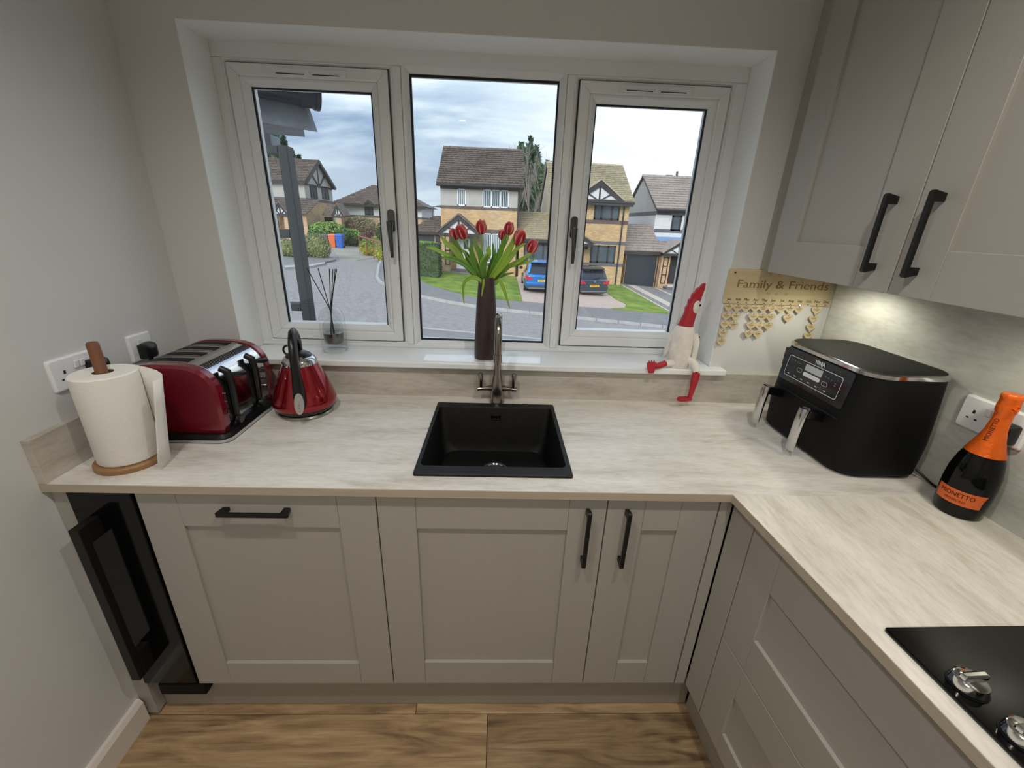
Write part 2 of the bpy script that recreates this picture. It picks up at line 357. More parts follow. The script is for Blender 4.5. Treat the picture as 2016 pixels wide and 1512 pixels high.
# ================================================================ ROOM SHELL
XL0, XL1 = -.82, -.80                 # left wall: x at the window wall / at the worktop front
def xl(y): return XL0+(-y)*(XL1-XL0)/.619
def xr(y): return .914+.068*(-y-.619)   # front edge of the return worktop
XR = 1.514; YB = -3.7; CZ = 2.4
OX0, OX1, OZ0, OZ1 = -.638, 1.118, 1.034, 2.030
TH = .30
m = MB()
m.box(-1.1, OX0, 0, TH, -.05, CZ+.1); m.box(OX1, XR+.25, 0, TH, -.05, CZ+.1)
m.box(OX0, OX1, 0, TH, OZ1, CZ+.1); m.box(OX0, OX1, 0, TH, -.05, OZ0-.022)
m.build('wall_window', WALL, kind='structure')
m = MB(); m.prism([(xl(0), 0), (xl(YB), YB), (xl(YB)-.15, YB), (xl(0)-.15, 0)], -.05, CZ+.1); m.build('wall_left', WALL, kind='structure')
box('wall_right', WALL, None, XR, XR+.15, YB, 0, -.05, CZ+.1, kind='structure')
box('wall_rear', WALL, None, -1.0, XR+.15, YB-.15, YB, -.05, CZ+.1, kind='structure')
box('ceiling', CEIL, None, -1.0, XR+.2, YB-.1, .02, CZ, CZ+.1, kind='structure')
fl = thing('floor', None, None, (0, 0, 0), kind='structure')
SUBF = mat('subfloor', rgb(60, 44, 30), .9)
box('underlay', SUBF, fl, -1.0, XR, YB, 0, -.05, -.012)
# oak boards: rows run across the picture, joints as in the photo
RW = .189; y1 = -.602+RW
row = 0
while y1 > YB+.1:
    joints = {0: [.06, 1.05], 1: [.298], 2: [-.35, .85]}.get(row, [random.uniform(-.5, .2), random.uniform(.6, 1.2)])
    xs = [-.86]+joints+[XR-.001]
    for a, b in zip(xs, xs[1:]):
        MB().box(a+.0008, b-.0008, max(y1-RW, YB)+.0008, y1-.0008, -.012, 0).build('plank', OAK, fl, bevel=.0012, seg=1)
    y1 -= RW; row += 1
# baseboard on the left wall
m = MB()
prof = [(0, 0), (.018, 0), (.018, .078), (.010, .092), (0, .092)]
ya, yb = -.612, YB
for (y, sgn) in ((ya, 1),): pass
rings = []
for y in (ya, yb): rings.append([(xl(y)+px, y, pz) for px, pz in prof])
m.loft(rings); m.build('baseboard_left', SKIRT, kind='structure')

# ================================================================ WINDOW
win = thing('window_1', None, None, (.24, .139, OZ0), kind='structure')
YF = .139; YE = .215
def frame_ring(x0, x1, z0, z1, w, y0, y1, name, mt, par, cham=.012, bev=.002):
    "four mitred members with a chamfer towards the opening"
    m = MB()
    o = [(x0, z0), (x1, z0), (x1, z1), (x0, z1)]
    def inset(d): return [(x0+d, z0+d), (x1-d, z0+d), (x1-d, z1-d), (x0+d, z1-d)]
    rr = [(0, y1), (0, y0), (w-cham, y0), (w, y0+cham), (w, y1)]
    for k in range(4):
        k2 = (k+1) % 4; ring = []
        for c in (k, k2):
            ring.append([(inset(d)[c][0], yy, inset(d)[c][1]) for d, yy in rr])
        m.loft(ring)
    return m.build(name, mt, par, bevel=bev, seg=1)
m = MB()
FW = .045
# outer frame: head, sill, jambs
m.box(OX0, OX1, YF, YE, 1.984, OZ1+.001); m.box(OX0, OX1, YF, YE, OZ0, 1.05)
m.box(OX0, -.606, YF, YE, 1.05, 1.984); m.box(1.076, OX1, YF, YE, 1.05, 1.984)
m.build('frame', UPVC, win, bevel=.003)
for i, (a, b) in enumerate(((-.064, -.037), (.512, .538))):
    MB().box(a, b, YF-.001, YE, 1.05, 1.984).build('mullion', UPVC, win, bevel=.003)
# rounded inner lips of the outer frame around the sashes
for (a, b) in ((-.606, -.064), (.538, 1.076)):
    frame_ring(a, b, 1.050, 1.984, .013, YF+.001, YE, 'frame_lip', UPVC, win, cham=.009, bev=.001)
GP = mat('frame_gap_shadow_gasket', rgb(60, 62, 62), .8)  # dark tone carries the shade in the gap round each sash
def sash(x0, x1, z0, z1, hx, vx0, vx1):
    frame_ring(x0-.003, x1+.003, z0-.003, z1+.003, .006, YF+.004, YE-.02, 'gap_shadow_gasket', GP, win, cham=.001, bev=0)
    s = frame_ring(x0, x1, z0, z1, .0365, YF-.004, YE-.005, 'sash', UPVC, win, cham=.004)
    frame_ring(x0+.0365, x1-.0365, z0+.0365, z1-.0365, .0235, YF+.000, YE-.02, 'glazing_bead', UPVC, s, cham=.016, bev=.001)
    a, b, c, d = x0+.058, x1-.058, z0+.0515, z1-.0575
    g = frame_ring(a, b, c, d, .007, YF+.020, YF+.028, 'pane_seal', GASKET, s, cham=.001, bev=0)
    MB().box(a, b, YF+.030, YF+.034, c, d).build('pane', GLASS, s)
    # lever handle with backplate and key lock
    m = MB(); pr_ = rrect(hx-.013, hx+.013, 1.475, 1.552, .012, 4); m.prism(pr_, YF-.004, YF-.015, 'y')
    h = m.build('handle', CHROMED, s, bevel=.002)
    m = MB(); m.tube([(hx, YF-.014, 1.505), (hx, YF-.034, 1.503)], .011, 14)
    m.tube([(hx, YF-.034, 1.510), (hx+.001, YF-.040, 1.47), (hx+.002, YF-.040, 1.43), (hx+.002, YF-.036, 1.388)], [.013, .0095, .008, .006], 12, 1.15)
    m.build('handle_lever', CHROMED, s, smooth=50)
    m = MB(); m.tube([(hx, YF-.016, 1.488), (hx, YF-.046, 1.500)], .006, 12); m.build('key_lock', CHROME, s, smooth=50)
    # trickle vent with a centre slider and two slots
    m = MB(); m.box(vx0, vx1, YF-.012, YF-.003, 1.9435, 1.9605); v = m.build('trickle_vent', WPLAST, s, bevel=.002)
    m = MB(); m.box(vx0+.002, vx1-.002, YF-.019, YF-.011, 1.9395, 1.9465); cx = (vx0+vx1)/2
    m.box(cx-.006, cx+.006, YF-.023, YF-.011, 1.940, 1.953); m.build('vent_slider', WPLAST, s, bevel=.0012)
    m = MB(); m.box(vx0+.02, cx-.012, YF-.0202, YF-.012, 1.9412, 1.9436); m.box(cx+.014, vx1-.02, YF-.0202, YF-.012, 1.9412, 1.9436); m.build('vent_slot', GASKET, s)
CHROMED = mat('smoked_chrome', rgb(96, 96, 98), .18, metal=1, var=.03)
sash(-.593, -.0785, 1.0628, 1.971, -.094, -.449, -.208)
sash(.555, 1.062, 1.0655, 1.9695, .570, .686, .927)
# fixed centre light
s = frame_ring(-.036, .511, 1.0415, 1.9925, .0235, YF+.002, YE-.01, 'glazing_bead', UPVC, win, cham=.016, bev=.001)
frame_ring(-.0125, .4885, 1.0645, 1.9690, .007, YF+.020, YF+.028, 'pane_seal', GASKET, win, cham=.001, bev=0)
MB().box(-.0125, .4885, YF+.030, YF+.034, 1.0645, 1.9690).build('pane', GLASS, win)
# white painted reveal linings
REV = mat('white_reveal_paint', rgb(238, 240, 238), .45, var=.01)
m = MB(); m.box(OX0, OX0+.002, .0005, YF-.0002, OZ0+.0002, OZ1-.002); m.box(OX1-.002, OX1, .0005, YF-.0002, OZ0+.0002, OZ1-.002); m.box(OX0, OX1, .0005, YF-.0002, OZ1-.002, OZ1); m.build('trim_3', REV, kind='structure')
# window board
m = MB(); m.prism([(-.672, 0.0), (-.672, -.046), (1.163, -.046), (1.163, 0), (OX1-.0005, 0), (OX1-.0005, .139), (OX0+.0005, .139), (OX0+.0005, 0)], OZ0-.022, OZ0)
o = m.build('trim_1', SILLM, bevel=.004, kind='structure')
o['label'] = 'white gloss window board with a rounded front edge'
del o['label']
# outside stone sill + outer leaf
box('trim_2', mat('stone_sill', rgb(150, 148, 142), .8, var=.1), None, OX0-.05, OX1+.05, YE+.002, .36, .93, 1.005, kind='structure')
# glossy white pad lying on the window board
t_ = MB().box(.028, .472, -.030, .062, OZ0+.0002, OZ0+.0035).build('sill_mat', mat('white_acrylic', rgb(240, 243, 245), .12, var=.01))
tag(t_, 'thin white rectangular mat lying on the window board under the tulip vase', 'mat')

# ================================================================ WORKTOPS, UPSTANDS
HT = .891; TT = .022
wt = thing('worktop', 'pale streaked stone-effect worktop wrapping the corner under the window', 'worktop', (.3, -.3, HT-TT))
SX0, SX1, SY0, SY1 = .087, .512, -.560, -.090
m = MB(); b0 = HT-TT
m.prism([(xl(-.0), 0), (xl(-.619), -.619), (SX0+.01, -.619), (SX0+.01, 0)], b0, HT)
m.box(SX1-.01, .914, -.619, 0, b0, HT); m.box(SX0+.01, SX1-.01, -.619, SY0+.01, b0, HT); m.box(SX0+.01, SX1-.01, SY1-.01, 0, b0, HT)
m.box(.914, XR, -.619, 0, b0, HT)
m.build('worktop_section', TOP_X, wt)
m = MB(); m.prism([(.914, -.6193), (xr(-2.6), -2.6), (XR, -2.6), (XR, -.6193)], b0, HT); m.build('worktop_section', TOP_Y, wt)
# laminate edge strips
m = MB(); m.prism([(xl(-.619), -.619), (xl(-.619), -.6212), (.9132, -.6212), (.9132, -.619)], b0, HT-.0006)
m.prism([(.9132, -.6212), (.914, -.619), (xr(-2.6), -2.6), (xr(-2.6)-.002, -2.6)], b0, HT-.0006)
m.build('edge_strip', EDGE, wt)
up = MB(); up.box(xl(0)+.001, XR, -.018, 0, HT, 1.011); o = up.build('back_upstand', UPST, bevel=.001); tag(o, 'long stone-effect upstand along the back of the worktop under the window', 'upstand')
m = MB(); m.loft([[(xl(y)+a, y, z) for a, z in ((0, HT), (.019, HT), (.019, 1.008), (0, 1.008))] for y in (-.020, -.6205)])
o = m.build('side_upstand', UPST, bevel=.001); tag(o, 'short stone-effect upstand on the left wall beside the paper towel', 'upstand')
o = MB().box(XR-.010, XR, -2.6, -.0185, HT, 1.402).build('splashback', SPLASH); tag(o, 'full-height pale stone-effect splashback panel on the right wall below wall cabinets', 'splashback')

# ================================================================ BASE CABINETS
ZD0, ZD1 = .152, .865
def bar_handle(name, par, p0, p1, out, r=.0065, stand=.030, w=.011):
    "square-section pull with two splayed feet; p0,p1 on the door face, out = outward unit vector"
    p0 = Vector(p0); p1 = Vector(p1); n = Vector(out).normalized(); d = (p1-p0).normalized(); s = n.cross(d)
    L = (p1-p0).length; hw = w/2; th = .009
    prof = [(0.006, 0), (.022, 0), (.022, stand-th), (L-.022, stand-th), (L-.022, 0), (L-.006, 0), (L, stand-.004), (L-.004, stand), (.004, stand), (0, stand-.004)]
    rings = [[tuple(p0+d*a+n*b+s*q) for a, b in prof] for q in (-hw, hw)]
    m = MB(); m.loft(rings); return m.build(name, BLACKM, par, bevel=.0012)
def shaker(par, x0, x1, z0, z1, yf, sl, sr, zb, zt, X=None, name='door'):
    "frame-and-panel front; xs along the run, yf = face plane, thickness goes to +y"
    m = MB(); m.X = X or Matrix.Identity(4)
    g = .0005
    m.box(x0, x0+sl-g, yf, yf+.019, z0, z1); m.box(x1-sr+g, x1, yf, yf+.019, z0, z1)
    m.box(x0+sl, x1-sr, yf, yf+.019, zt, z1); m.box(x0+sl, x1-sr, yf, yf+.019, z0, zb)
    d = m.build(name, CAB, par, bevel=.0010, seg=1)
    m = MB(); m.X = X or Matrix.Identity(4); m.box(x0+sl-.004, x1-sr+.004, yf+.009, yf+.016, zb-.004, zt+.004); m.build('panel', CAB, d)
    return d
YD = -.604
def base_cab(label, x0, x1, stl, handle):
    c = thing('base_cabinet', label, 'cabinet', ((x0+x1)/2, -.3, .152), 'grey base cabinets under the window')
    m = MB(); g = .001; m.box(x0+g, x1-g, -.584, -.02, ZD0, .166); m.box(x0+g, x0+.018, -.584, -.02, .166, .867); m.box(x1-.018, x1-g, -.584, -.02, .166, .867); m.box(x0+.018, x1-.018, -.034, -.02, .166, .867)
    m.build('carcass', CABIN, c)
    d = shaker(c, x0+.0015, x1-.0015, ZD0, ZD1, YD, *stl)
    if handle[0] == 'h': bar_handle('handle', d, (handle[1], YD, handle[3]), (handle[2], YD, handle[3]), (0, -1, 0))
    else: bar_handle('handle', d, (handle[1], YD, handle[2]), (handle[1], YD, handle[3]), (0, -1, 0))
    return c
base_cab('wide grey shaker base cabinet left of the sink with a horizontal black handle', -.6, 0, (.099, .099, .2435, .7565), ('h', -.393, -.213, .8145))
base_cab('wide grey shaker base cabinet under the sink with an upright black handle', 0, .6, (.099, .099, .2475, .7575), ('v', .549, .652, .836))
base_cab('narrow grey shaker base cabinet beside the corner with an upright black handle', .6, .8974, (.099, .099, .2475, .7605), ('v', .653, .652, .836))
o = MB().box(.8995, .9305, YD, YD+.019, ZD0, ZD1).build('corner_post', CAB); tag(o, 'slim grey corner filler post between the two base cabinet runs', 'filler panel')
# left end filler beside the slim cooler
o = MB().prism([(xl(-.59)+.002, -.604), (-.7585, -.604), (-.7585, -.03), (xl(0)+.003, -.03)], .012, .867).build('end_filler', CAB, bevel=.001)
tag(o, 'narrow pale filler panel between the left wall and the black slim cooler', 'filler panel')
o = MB().box(-.7555, .974, -.572, -.556, .003, .1505).build('plinth', PLINTHM, bevel=.001); tag(o, 'long grey plinth board under the sink run of base cabinets', 'plinth')

# return run, turned a little like its worktop edge
ang = math.atan(.068); dirx = Vector((.068, -1, 0)).normalized(); nout = Vector((-1, -.068, 0)).normalized()
RX = Matrix(((dirx.x, -nout.x, 0, .9335), (dirx.y, -nout.y, 0, -.606), (0, 0, 1, 0), (0, 0, 0, 1)))   # local x along the run, local y into the cabinet
m = MB(); m.X = RX; m.box(.0015, .084, 0, .019, ZD0, ZD1); o = m.build('return_filler', CAB, bevel=.001); tag(o, 'plain grey filler panel at the inside corner beside the drawers', 'filler panel')
dc = thing('drawer_cabinet', 'grey shaker drawer cabinet under the hob', 'cabinet', (1.2, -1.1, .152))
m = MB(); m.X = RX; m.box(.086, .884, .021, .50, ZD0, .17); m.box(.086, .104, .021, .50, .17, .867); m.box(.866, .884, .021, .50, .17, .867); m.build('carcass', CABIN, dc)
shaker(dc, .0875, .8825, .4815, ZD1, 0, .095, .095, .588, .738, X=RX, name='drawer')
shaker(dc, .0875, .8825, ZD0, .4785, 0, .095, .095, .228, .374, X=RX, name='drawer')
dc2 = thing('end_drawer_cabinet', 'grey shaker base cabinet at the near end of the return run', 'cabinet', (1.25, -1.8, .152))
m = MB(); m.X = RX; m.box(.888, 1.95, .021, .42, ZD0, .867); m.build('carcass', CABIN, dc2)
shaker(dc2, .8895, 1.95, ZD0, ZD1, 0, .1, .1, .25, .757, X=RX)
m = MB(); m.X = RX; m.box(-.02, 1.95, .040, .056, .003, .1505); o = m.build('return_plinth', PLINTHM, bevel=.001); tag(o, 'grey plinth board under the drawers of the return run', 'plinth')

# slim black cooler at the left end
wc = thing('slim_cooler', 'slim black glass-fronted under-counter cooler at the left end', 'cooler', (-.68, -.3, .105))
MB().box(-.7555, -.6035, -.590, -.03, .151, .866).build('body', BMATT, wc)
MB().box(-.7555, -.6025, -.611, -.591, .163, .866).build('glass_door', BGLASS, wc, bevel=.001)
m = MB(); m.box(-.724, -.585, -.607, -.574, .104, .150); m.build('base_grille', BMATT, wc, bevel=.003)
# deep frame handle: front blade, back plate and two end blocks
m = MB(); hx = -.718
m.box(hx-.002, hx+.022, -.668, -.648, .262, .792); m.box(hx-.002, hx+.022, -.648, -.611, .738, .792); m.box(hx-.002, hx+.022, -.648, -.611, .262, .345)
m.build('handle', BLACKM, wc, bevel=.001)

# ================================================================ WALL CABINETS
XF = 1.19; ZW0, ZW1 = 1.400, 2.30
RW2 = Matrix(((0, 1, 0, XF), (-1, 0, 0, 0), (0, 0, 1, 0), (0, 0, 0, 1)))   # local x -> -y, local y -> +x
def wall_cab(label, a, b, hy, far=False):
    c = thing('wall_cabinet', label, 'cabinet', (1.35, -(a+b)/2, ZW0), 'grey wall cabinets on the right wall')
    MB().box(XF+.021, XR-.0005, -b+.0005, -a-.0005, ZW0, ZW1).build('carcass', CAB, c)
    d = shaker(c, a+.001, b-.001, ZW0, ZW1, 0, .0995, .0995, 1.4985, ZW1-.1, X=RW2)
    if hy: bar_handle('handle', d, (XF, -hy, 1.440), (XF, -hy, 1.612), (-1, 0, 0))
    return c
wall_cab('grey shaker wall cabinet nearest the window, black handle on its right edge', .095, .5545, .500)
wall_cab('grey shaker wall cabinet further from the window, black handle on its left edge', .5555, 1.015, .607)
wall_cab('grey shaker wall cabinet at the near right edge of the picture', 1.016, 1.475, None)
o = MB().box(1.222, XR-.0005, -.0945, -.0005, ZW0, ZW1).build('wall_cabinet_filler', CAB); tag(o, 'narrow grey filler strip between window wall and first wall cabinet', 'filler panel')
# small round lamps under the cabinets
LW = mat('lamp_lens', rgb(255, 244, 220), .4, emit=((1, .93, .76, 1), 6))
def spot(name, label, group, loc, power, size, r, col, angle=2.6, metal=STEEL):
    t = thing(name, label, 'light', loc, group)
    x, y, z = loc
    MB().lathe([(r*1.25, z), (r*1.3, z-.004), (r*1.02, z-.006), (r, z-.002)], x, y, 32, cap=False).build('bezel', metal, t, smooth=40)
    MB().lathe([(r, z-.0022), (r*.5, z-.003), (0.0001, z-.003)], x, y, 32, cap=False).build('lens', LW, t, smooth=40)
    l = bpy.data.lights.new('lamp', 'SPOT'); l.energy = power; l.color = col; l.shadow_soft_size = size; l.spot_size = angle; l.spot_blend = .6
    lo = bpy.data.objects.new('lamp', l); COL.objects.link(lo); lo.parent = t; lo.matrix_parent_inverse = Matrix.Translation(-world_loc(t)); lo.location = (x, y, z-.012)
    return t
WARM = (1.0, .95, .88)
for (yy, nm) in ((-1.25, 'middle'), (-2.65, 'rear')):
    for xx, sd in ((-.08, 'left'), (.74, 'right')):
        spot('downlight', 'small round recessed ceiling downlight, %s row, %s one' % (nm, sd), 'ceiling downlights', (xx, yy, CZ), LAMP_W, .03, .035, WARM)
UC = (1.0, .97, .80)
for yy, ds in ((-.215, 'nearest the window'), (-.80, 'further from the window')):
    spot('under_cabinet_light', 'round steel lamp under the wall cabinets, %s' % ds, 'under cabinet lights', (1.37, yy, ZW0-.0005), UNDER_W, .015, .028, UC, 2.9)

# ================================================================ SINK AND TAP
sk = thing('sink', 'square black composite sink set into the worktop', 'sink', (.3, -.325, .72))
z1 = .899; B = (.0985, .499, -.520, -.124)
m = MB()
outer = rrect(SX0, SX1, SY0, SY1, .006, 5); inner = rrect(B[0], B[1], B[2], B[3], .016, 5)
rings = [[(x, y, HT) for x, y in outer], [(x, y, z1-.002) for x, y in outer], [(x, y, z1) for x, y in rrect(SX0+.002, SX1-.002, SY0+.002, SY1-.002, .005, 5)],
         [(x, y, z1) for x, y in inner], [(x, y, z1-.004) for x, y in rrect(B[0]+.002, B[1]-.002, B[2]+.002, B[3]-.002, .016, 5)],
         [(x, y, .76) for x, y in rrect(B[0]+.006, B[1]-.006, B[2]+.006, B[3]-.006, .03, 5)],
         [(x, y, .727) for x, y in rrect(B[0]+.018, B[1]-.018, B[2]+.018, B[3]-.018, .05, 5)],
         [(x, y, .722) for x, y in rrect(B[0]+.045, B[1]-.045, B[2]+.045, B[3]-.045, .05, 5)]]
m.loft(rings, cap=False); m.add(rings[-1], [tuple(range(len(rings[-1])))])
m.build('basin', GRANITE, sk, smooth=35, recalc=True)
dr = MB(); dcx, dcy = .303, -.262
dr.lathe([(.045, .7225), (.044, .7265), (.036, .7265), (.033, .7235), (.0001, .7235)], dcx, dcy, 40, cap=False); d_ = dr.build('drain', CHROME, sk, smooth=40)
for k in range(10):
    a = 2*PI*k/10; m = MB(); m.tube([(dcx+.010*math.cos(a), dcy+.010*math.sin(a), .7255), (dcx+.030*math.cos(a), dcy+.030*math.sin(a), .7262)], .0022, 6); m.build('drain_spoke', CHROME, d_, smooth=50)
m = MB(); m.ball((dcx, dcy, .728), .009, .009, .005); m.build('drain_knob', CHROME, d_, smooth=60)
ov = MB(); ov.prism([(.284, .852), (.318, .852), (.318, .872), (.284, .872)], -.1275, -.1330, 'y'); o_ = ov.build('overflow', CHROMED, sk, bevel=.001)
m = MB(); m.box(.287, .315, -.1340, -.1328, .854, .8565); m.box(.287, .315, -.1340, -.1328, .8675, .870); m.build('overflow_bar', CHROME, o_)

tp = thing('tap', 'gunmetal swan-neck mixer tap with two upright levers behind the sink', 'tap', (.303, -.062, HT))
tx, ty = .303, -.062
m = MB(); m.lathe([(.027, HT), (.0275, HT+.006), (.025, HT+.010), (.0235, HT+.045), (.020, HT+.085), (.0135, HT+.118), (.0125, HT+.150), (.0115, HT+.150)], tx, ty, 24, cap=False)
m.build('tap_body', GUNM, tp, smooth=40)
pts = [(tx, ty, HT+.148), (tx, ty, HT+.20), (tx, ty, HT+.275)]
Rr = .062
for i in range(1, 13):
    a = PI*i/12; pts.append((tx, ty-Rr+Rr*math.cos(a), HT+.275+Rr*math.sin(a)))
pts += [(tx, ty-2*Rr, HT+.25), (tx, ty-2*Rr, HT+.20)]
m = MB(); m.tube(pts, .0122, 16); m.build('spout', GUNM, tp, smooth=50)
m = MB(); m.tube([(tx, ty-2*Rr, HT+.225), (tx, ty-2*Rr, HT+.197)], .0142, 16); m.build('nozzle', GUNM, tp, smooth=50)
for sgn in (-1, 1):
    m = MB(); m.tube([(tx+sgn*.018, ty, HT+.056), (tx+sgn*.045, ty, HT+.054), (tx+sgn*.072, ty, HT+.052)], [.0135, .008, .0085], 14); a_ = m.build('valve_arm', GUNM, tp, smooth=50)
    m = MB(); m.tube([(tx+sgn*.060, ty, HT+.056), (tx+sgn*.060, ty, HT+.075), (tx+sgn*.0615, ty, HT+.110), (tx+sgn*.062, ty, HT+.114)], [.0055, .0062, .0088, .0070], 14); m.build('lever', GUNM, a_, smooth=50)

# ================================================================ HOB
hb = thing('hob', 'black glass gas hob with chrome knobs at the right edge of the worktop', 'hob', (1.22, -1.25, HT))
hp = [(.985, -.998), (1.492, -.985), (1.492, -1.70), (1.022, -1.70)]
m = MB(); m.prism([(.9745+.003, -1.0), (1.488, -.992), (1.492, -.996), (1.492, -1.75), (1.022, -1.75), (.9745, -1.004)][::-1], HT+.0005, HT+.007); m.build('glass_plate', BGLASS, hb, bevel=.002)
KN = [(1.016, -1.098), (1.0206, -1.166), (1.0252, -1.234), (1.030, -1.302)]
for i, (kx, ky) in enumerate(KN):
    m = MB(); m.lathe([(.021, HT+.008), (.0225, HT+.010), (.0205, HT+.022), (.017, HT+.0245), (.0001, HT+.025)], kx, ky, 36, cap=False); kb = m.build('knob', CHROME, hb, smooth=35)
    m = MB(); ca, sa = math.cos(.05), math.sin(.05)
    m.X = Matrix.Translation((kx, ky, HT+.0235)) @ Matrix.Rotation(.05, 4, 'Z'); m.box(-.019, .022, -.0055, .0055, 0, .010); m.build('knob_grip', CHROME, kb, bevel=.003)
    m = MB(); m.lathe([(.0245, HT+.0071), (.0245, HT+.0082), (.0001, HT+.0082)], kx, ky, 36, cap=False); m.build('knob_seal', BMATT, kb)
for bx, by in ((1.18, -1.45), (1.38, -1.3)):
    m = MB(); m.lathe([(.045, HT+.007), (.045, HT+.016), (.034, HT+.018), (.034, HT+.026), (.0001, HT+.028)], bx, by, 32, cap=False); m.build('burner', BMATT, hb, smooth=40)

# ================================================================ KITCHEN ROLL ON HOLDER
hc = (-.668, -.508)
h = thing('paper_towel_holder', 'wooden kitchen roll holder with a round base and upright brown pole', 'holder', (hc[0], hc[1], HT))
MB().lathe([(.074, HT), (.0765, HT+.004), (.0765, HT+.013), (.073, HT+.017), (.0001, HT+.017)], hc[0], hc[1], 48, cap=False).build('base', WOODB, h, smooth=35)
MB().lathe([(.0125, HT+.017), (.0125, 1.214), (.010, 1.219), (.0001, 1.220)], hc[0], hc[1]-.003, 20, cap=False).build('pole', WOODR, h, smooth=35)
rl = thing('paper_towel_roll', 'white kitchen paper roll with a loose end, standing on the wooden holder', 'paper towel', (hc[0], hc[1], HT+.018))
ox, oy = hc; z0, z1 = HT+.0185, 1.143
m = MB(); rr_ = .0660; ri = .021
m.lathe([(ri, z0), (rr_-.002, z0), (rr_, z0+.003), (rr_, z1-.003), (rr_-.003, z1), (ri, z1)], ox, oy, 64, cap=False); m.build('roll', PAPER, rl, smooth=35)
m = MB(); m.lathe([(ri, z0), (ri, z1-.0005), (ri-.0015, z1-.0005), (ri-.0015, z0)], ox, oy, 40, cap=False); m.build('core', CARD, rl, smooth=35)
# the hanging end of the paper leaves the roll on its right side and curls back to the camera
T_ = [(-.650, -.4445), (-.637, -.447), (-.600, -.462), (-.560, -.482), (-.527, -.508), (-.510, -.535), (-.509, -.560)]
B_ = [(-.650, -.4445), (-.637, -.4505), (-.608, -.466), (-.583, -.486), (-.566, -.510), (-.559, -.535), (-.560, -.560)]
m = MB(); v = []; f = []; K = 5
for i in range(25):
    t = i/24*6; k = min(5, int(t)); q = t-k
    for j in range(K):
        w_ = j/(K-1)
        xt = T_[k][0]*(1-q)+T_[k+1][0]*q; yt = T_[k][1]*(1-q)+T_[k+1][1]*q; xb2 = B_[k][0]*(1-q)+B_[k+1][0]*q; yb2 = B_[k][1]*(1-q)+B_[k+1][1]*q
        v.append((xb2*(1-w_)+xt*w_, yb2*(1-w_)+yt*w_, z0-.008+(z1-z0+.006)*w_))
for i in range(24):
    for j in range(K-1): f.append((i*K+j, (i+1)*K+j, (i+1)*K+j+1, i*K+j+1))
m.add(v, f); o = m.build('loose_sheet', PAPER, rl, smooth=60, recalc=False)
sol = o.modifiers.new('thickness', 'SOLIDIFY'); sol.thickness = .0008; sol.offset = 0

# ================================================================ SOCKETS AND PLUGS
def wall_socket(kind, label, x, ya, yb, z0, z1, side, double=True):
    "side=+1: faces +x (left wall), -1: faces -x"
    t = thing('wall_socket', label, 'socket', (x, (ya+yb)/2, (z0+z1)/2))
    s = side
    RXm = Matrix(((0, 0, s, x), (-s, 0, 0, (ya+yb)/2), (0, 1, 0, (z0+z1)/2), (0, 0, 0, 1)))  # local x across, local y up, local z outward
    w = abs(yb-ya); hgt = z1-z0
    m = MB(); m.X = RXm
    r0 = rrect(-w/2, w/2, -hgt/2, hgt/2, .006, 4); r1 = rrect(-w/2+.004, w/2-.004, -hgt/2+.004, hgt/2-.004, .005, 4)
    m.loft([[(a, b, 0) for a, b in r0], [(a, b, .006) for a, b in r0], [(a, b, .010) for a, b in r1]]); m.build('faceplate', WPLAST, t, smooth=30)
    centres = (-w*.27, w*.27) if double else (0,)
    for c in centres:
        m = MB(); m.X = RXm
        m.box(c-.0035, c+.0035, .002, .011, .0098, .0104) if False else None
        m.box(c-.003, c+.003, .001, .010, .0098, .0103); m.box(c-.0125, c-.0065, -.0145, -.0105, .0098, .0103); m.box(c+.0065, c+.0125, -.0145, -.0105, .0098, .0103)
        m.build('pin_hole', GASKET, t)
    sw = (-.008, .008) if double else (.012,)
    for c in sw:
        m = MB(); m.X = RXm @ Matrix.Rotation(.16, 4, 'X'); m.box(c-.0055, c+.0055, .010, .029, .009, .0135); m.build('rocker_switch', WPLAST, t, bevel=.001)
    return t, RXm
SK1 = wall_socket('d', 'white double wall socket behind the paper towel roll', xl(-.43), -.508, -.362, 1.080, 1.163, 1)
SK2 = wall_socket('s', 'white single wall socket above the red toaster', xl(-.22), -.264, -.180, 1.080, 1.163, 1, False)
SK3 = wall_socket('d', 'white double wall socket behind the orange-topped bottle', XR-.010, -.550, -.696, 1.074, 1.158, -1)
def plug(label, RXm, c, cordpts, name='plug'):
    t = thing('power_plug', label, 'plug', tuple(RXm @ Vector((c[0], c[1], .0105))))
    m = MB(); m.X = RXm
    def sq(r, z, rad): return [(c[0]+a, c[1]+b, z) for a, b in rrect(-r, r, -r, r, rad, 5)]
    m.loft([sq(.024, .0108, .007), sq(.025, .020, .009), sq(.022, .034, .010), sq(.012, .040, .008)]); m.build('plug_body', BPLAST, t, smooth=45)
    m = MB(); m.X = RXm; m.tube([(c[0], c[1]-.018, .022), (c[0], c[1]-.034, .023), (c[0], c[1]-.052, .022)], [.008, .006, .0045], 12); m.build('cable_guard', BPLAST, t, smooth=50)
    m = MB(); q = [tuple(RXm @ Vector((c[0], c[1]-.050, .022)))]+cordpts; m.tube(q, .0034, 8); m.build('cord', BPLAST, t, smooth=60)
    return t
w2 = .073*.54
plug('black plug in the single wall socket, its cord running down behind the toaster', SK2[1], (-.004, -.012), [(-.776, -.225, 1.03), (-.782, -.235, .98), (-.782, -.25, .905), (-.783, -.28, .8955)])
plug('black plug in the double wall socket behind the kitchen roll pole', SK1[1], (-.0394, -.006), [(-.779, -.39, 1.03), (-.783, -.37, .95), (-.783, -.33, .9), (-.783, -.30, .8952)])
pl3 = plug('black plug in the double wall socket behind the bottle neck', SK3[1], (-.0394, -.010), [(1.486, -.668, 1.02), (1.492, -.655, .96), (1.497, -.645, .905), (1.497, -.64, .8965)])

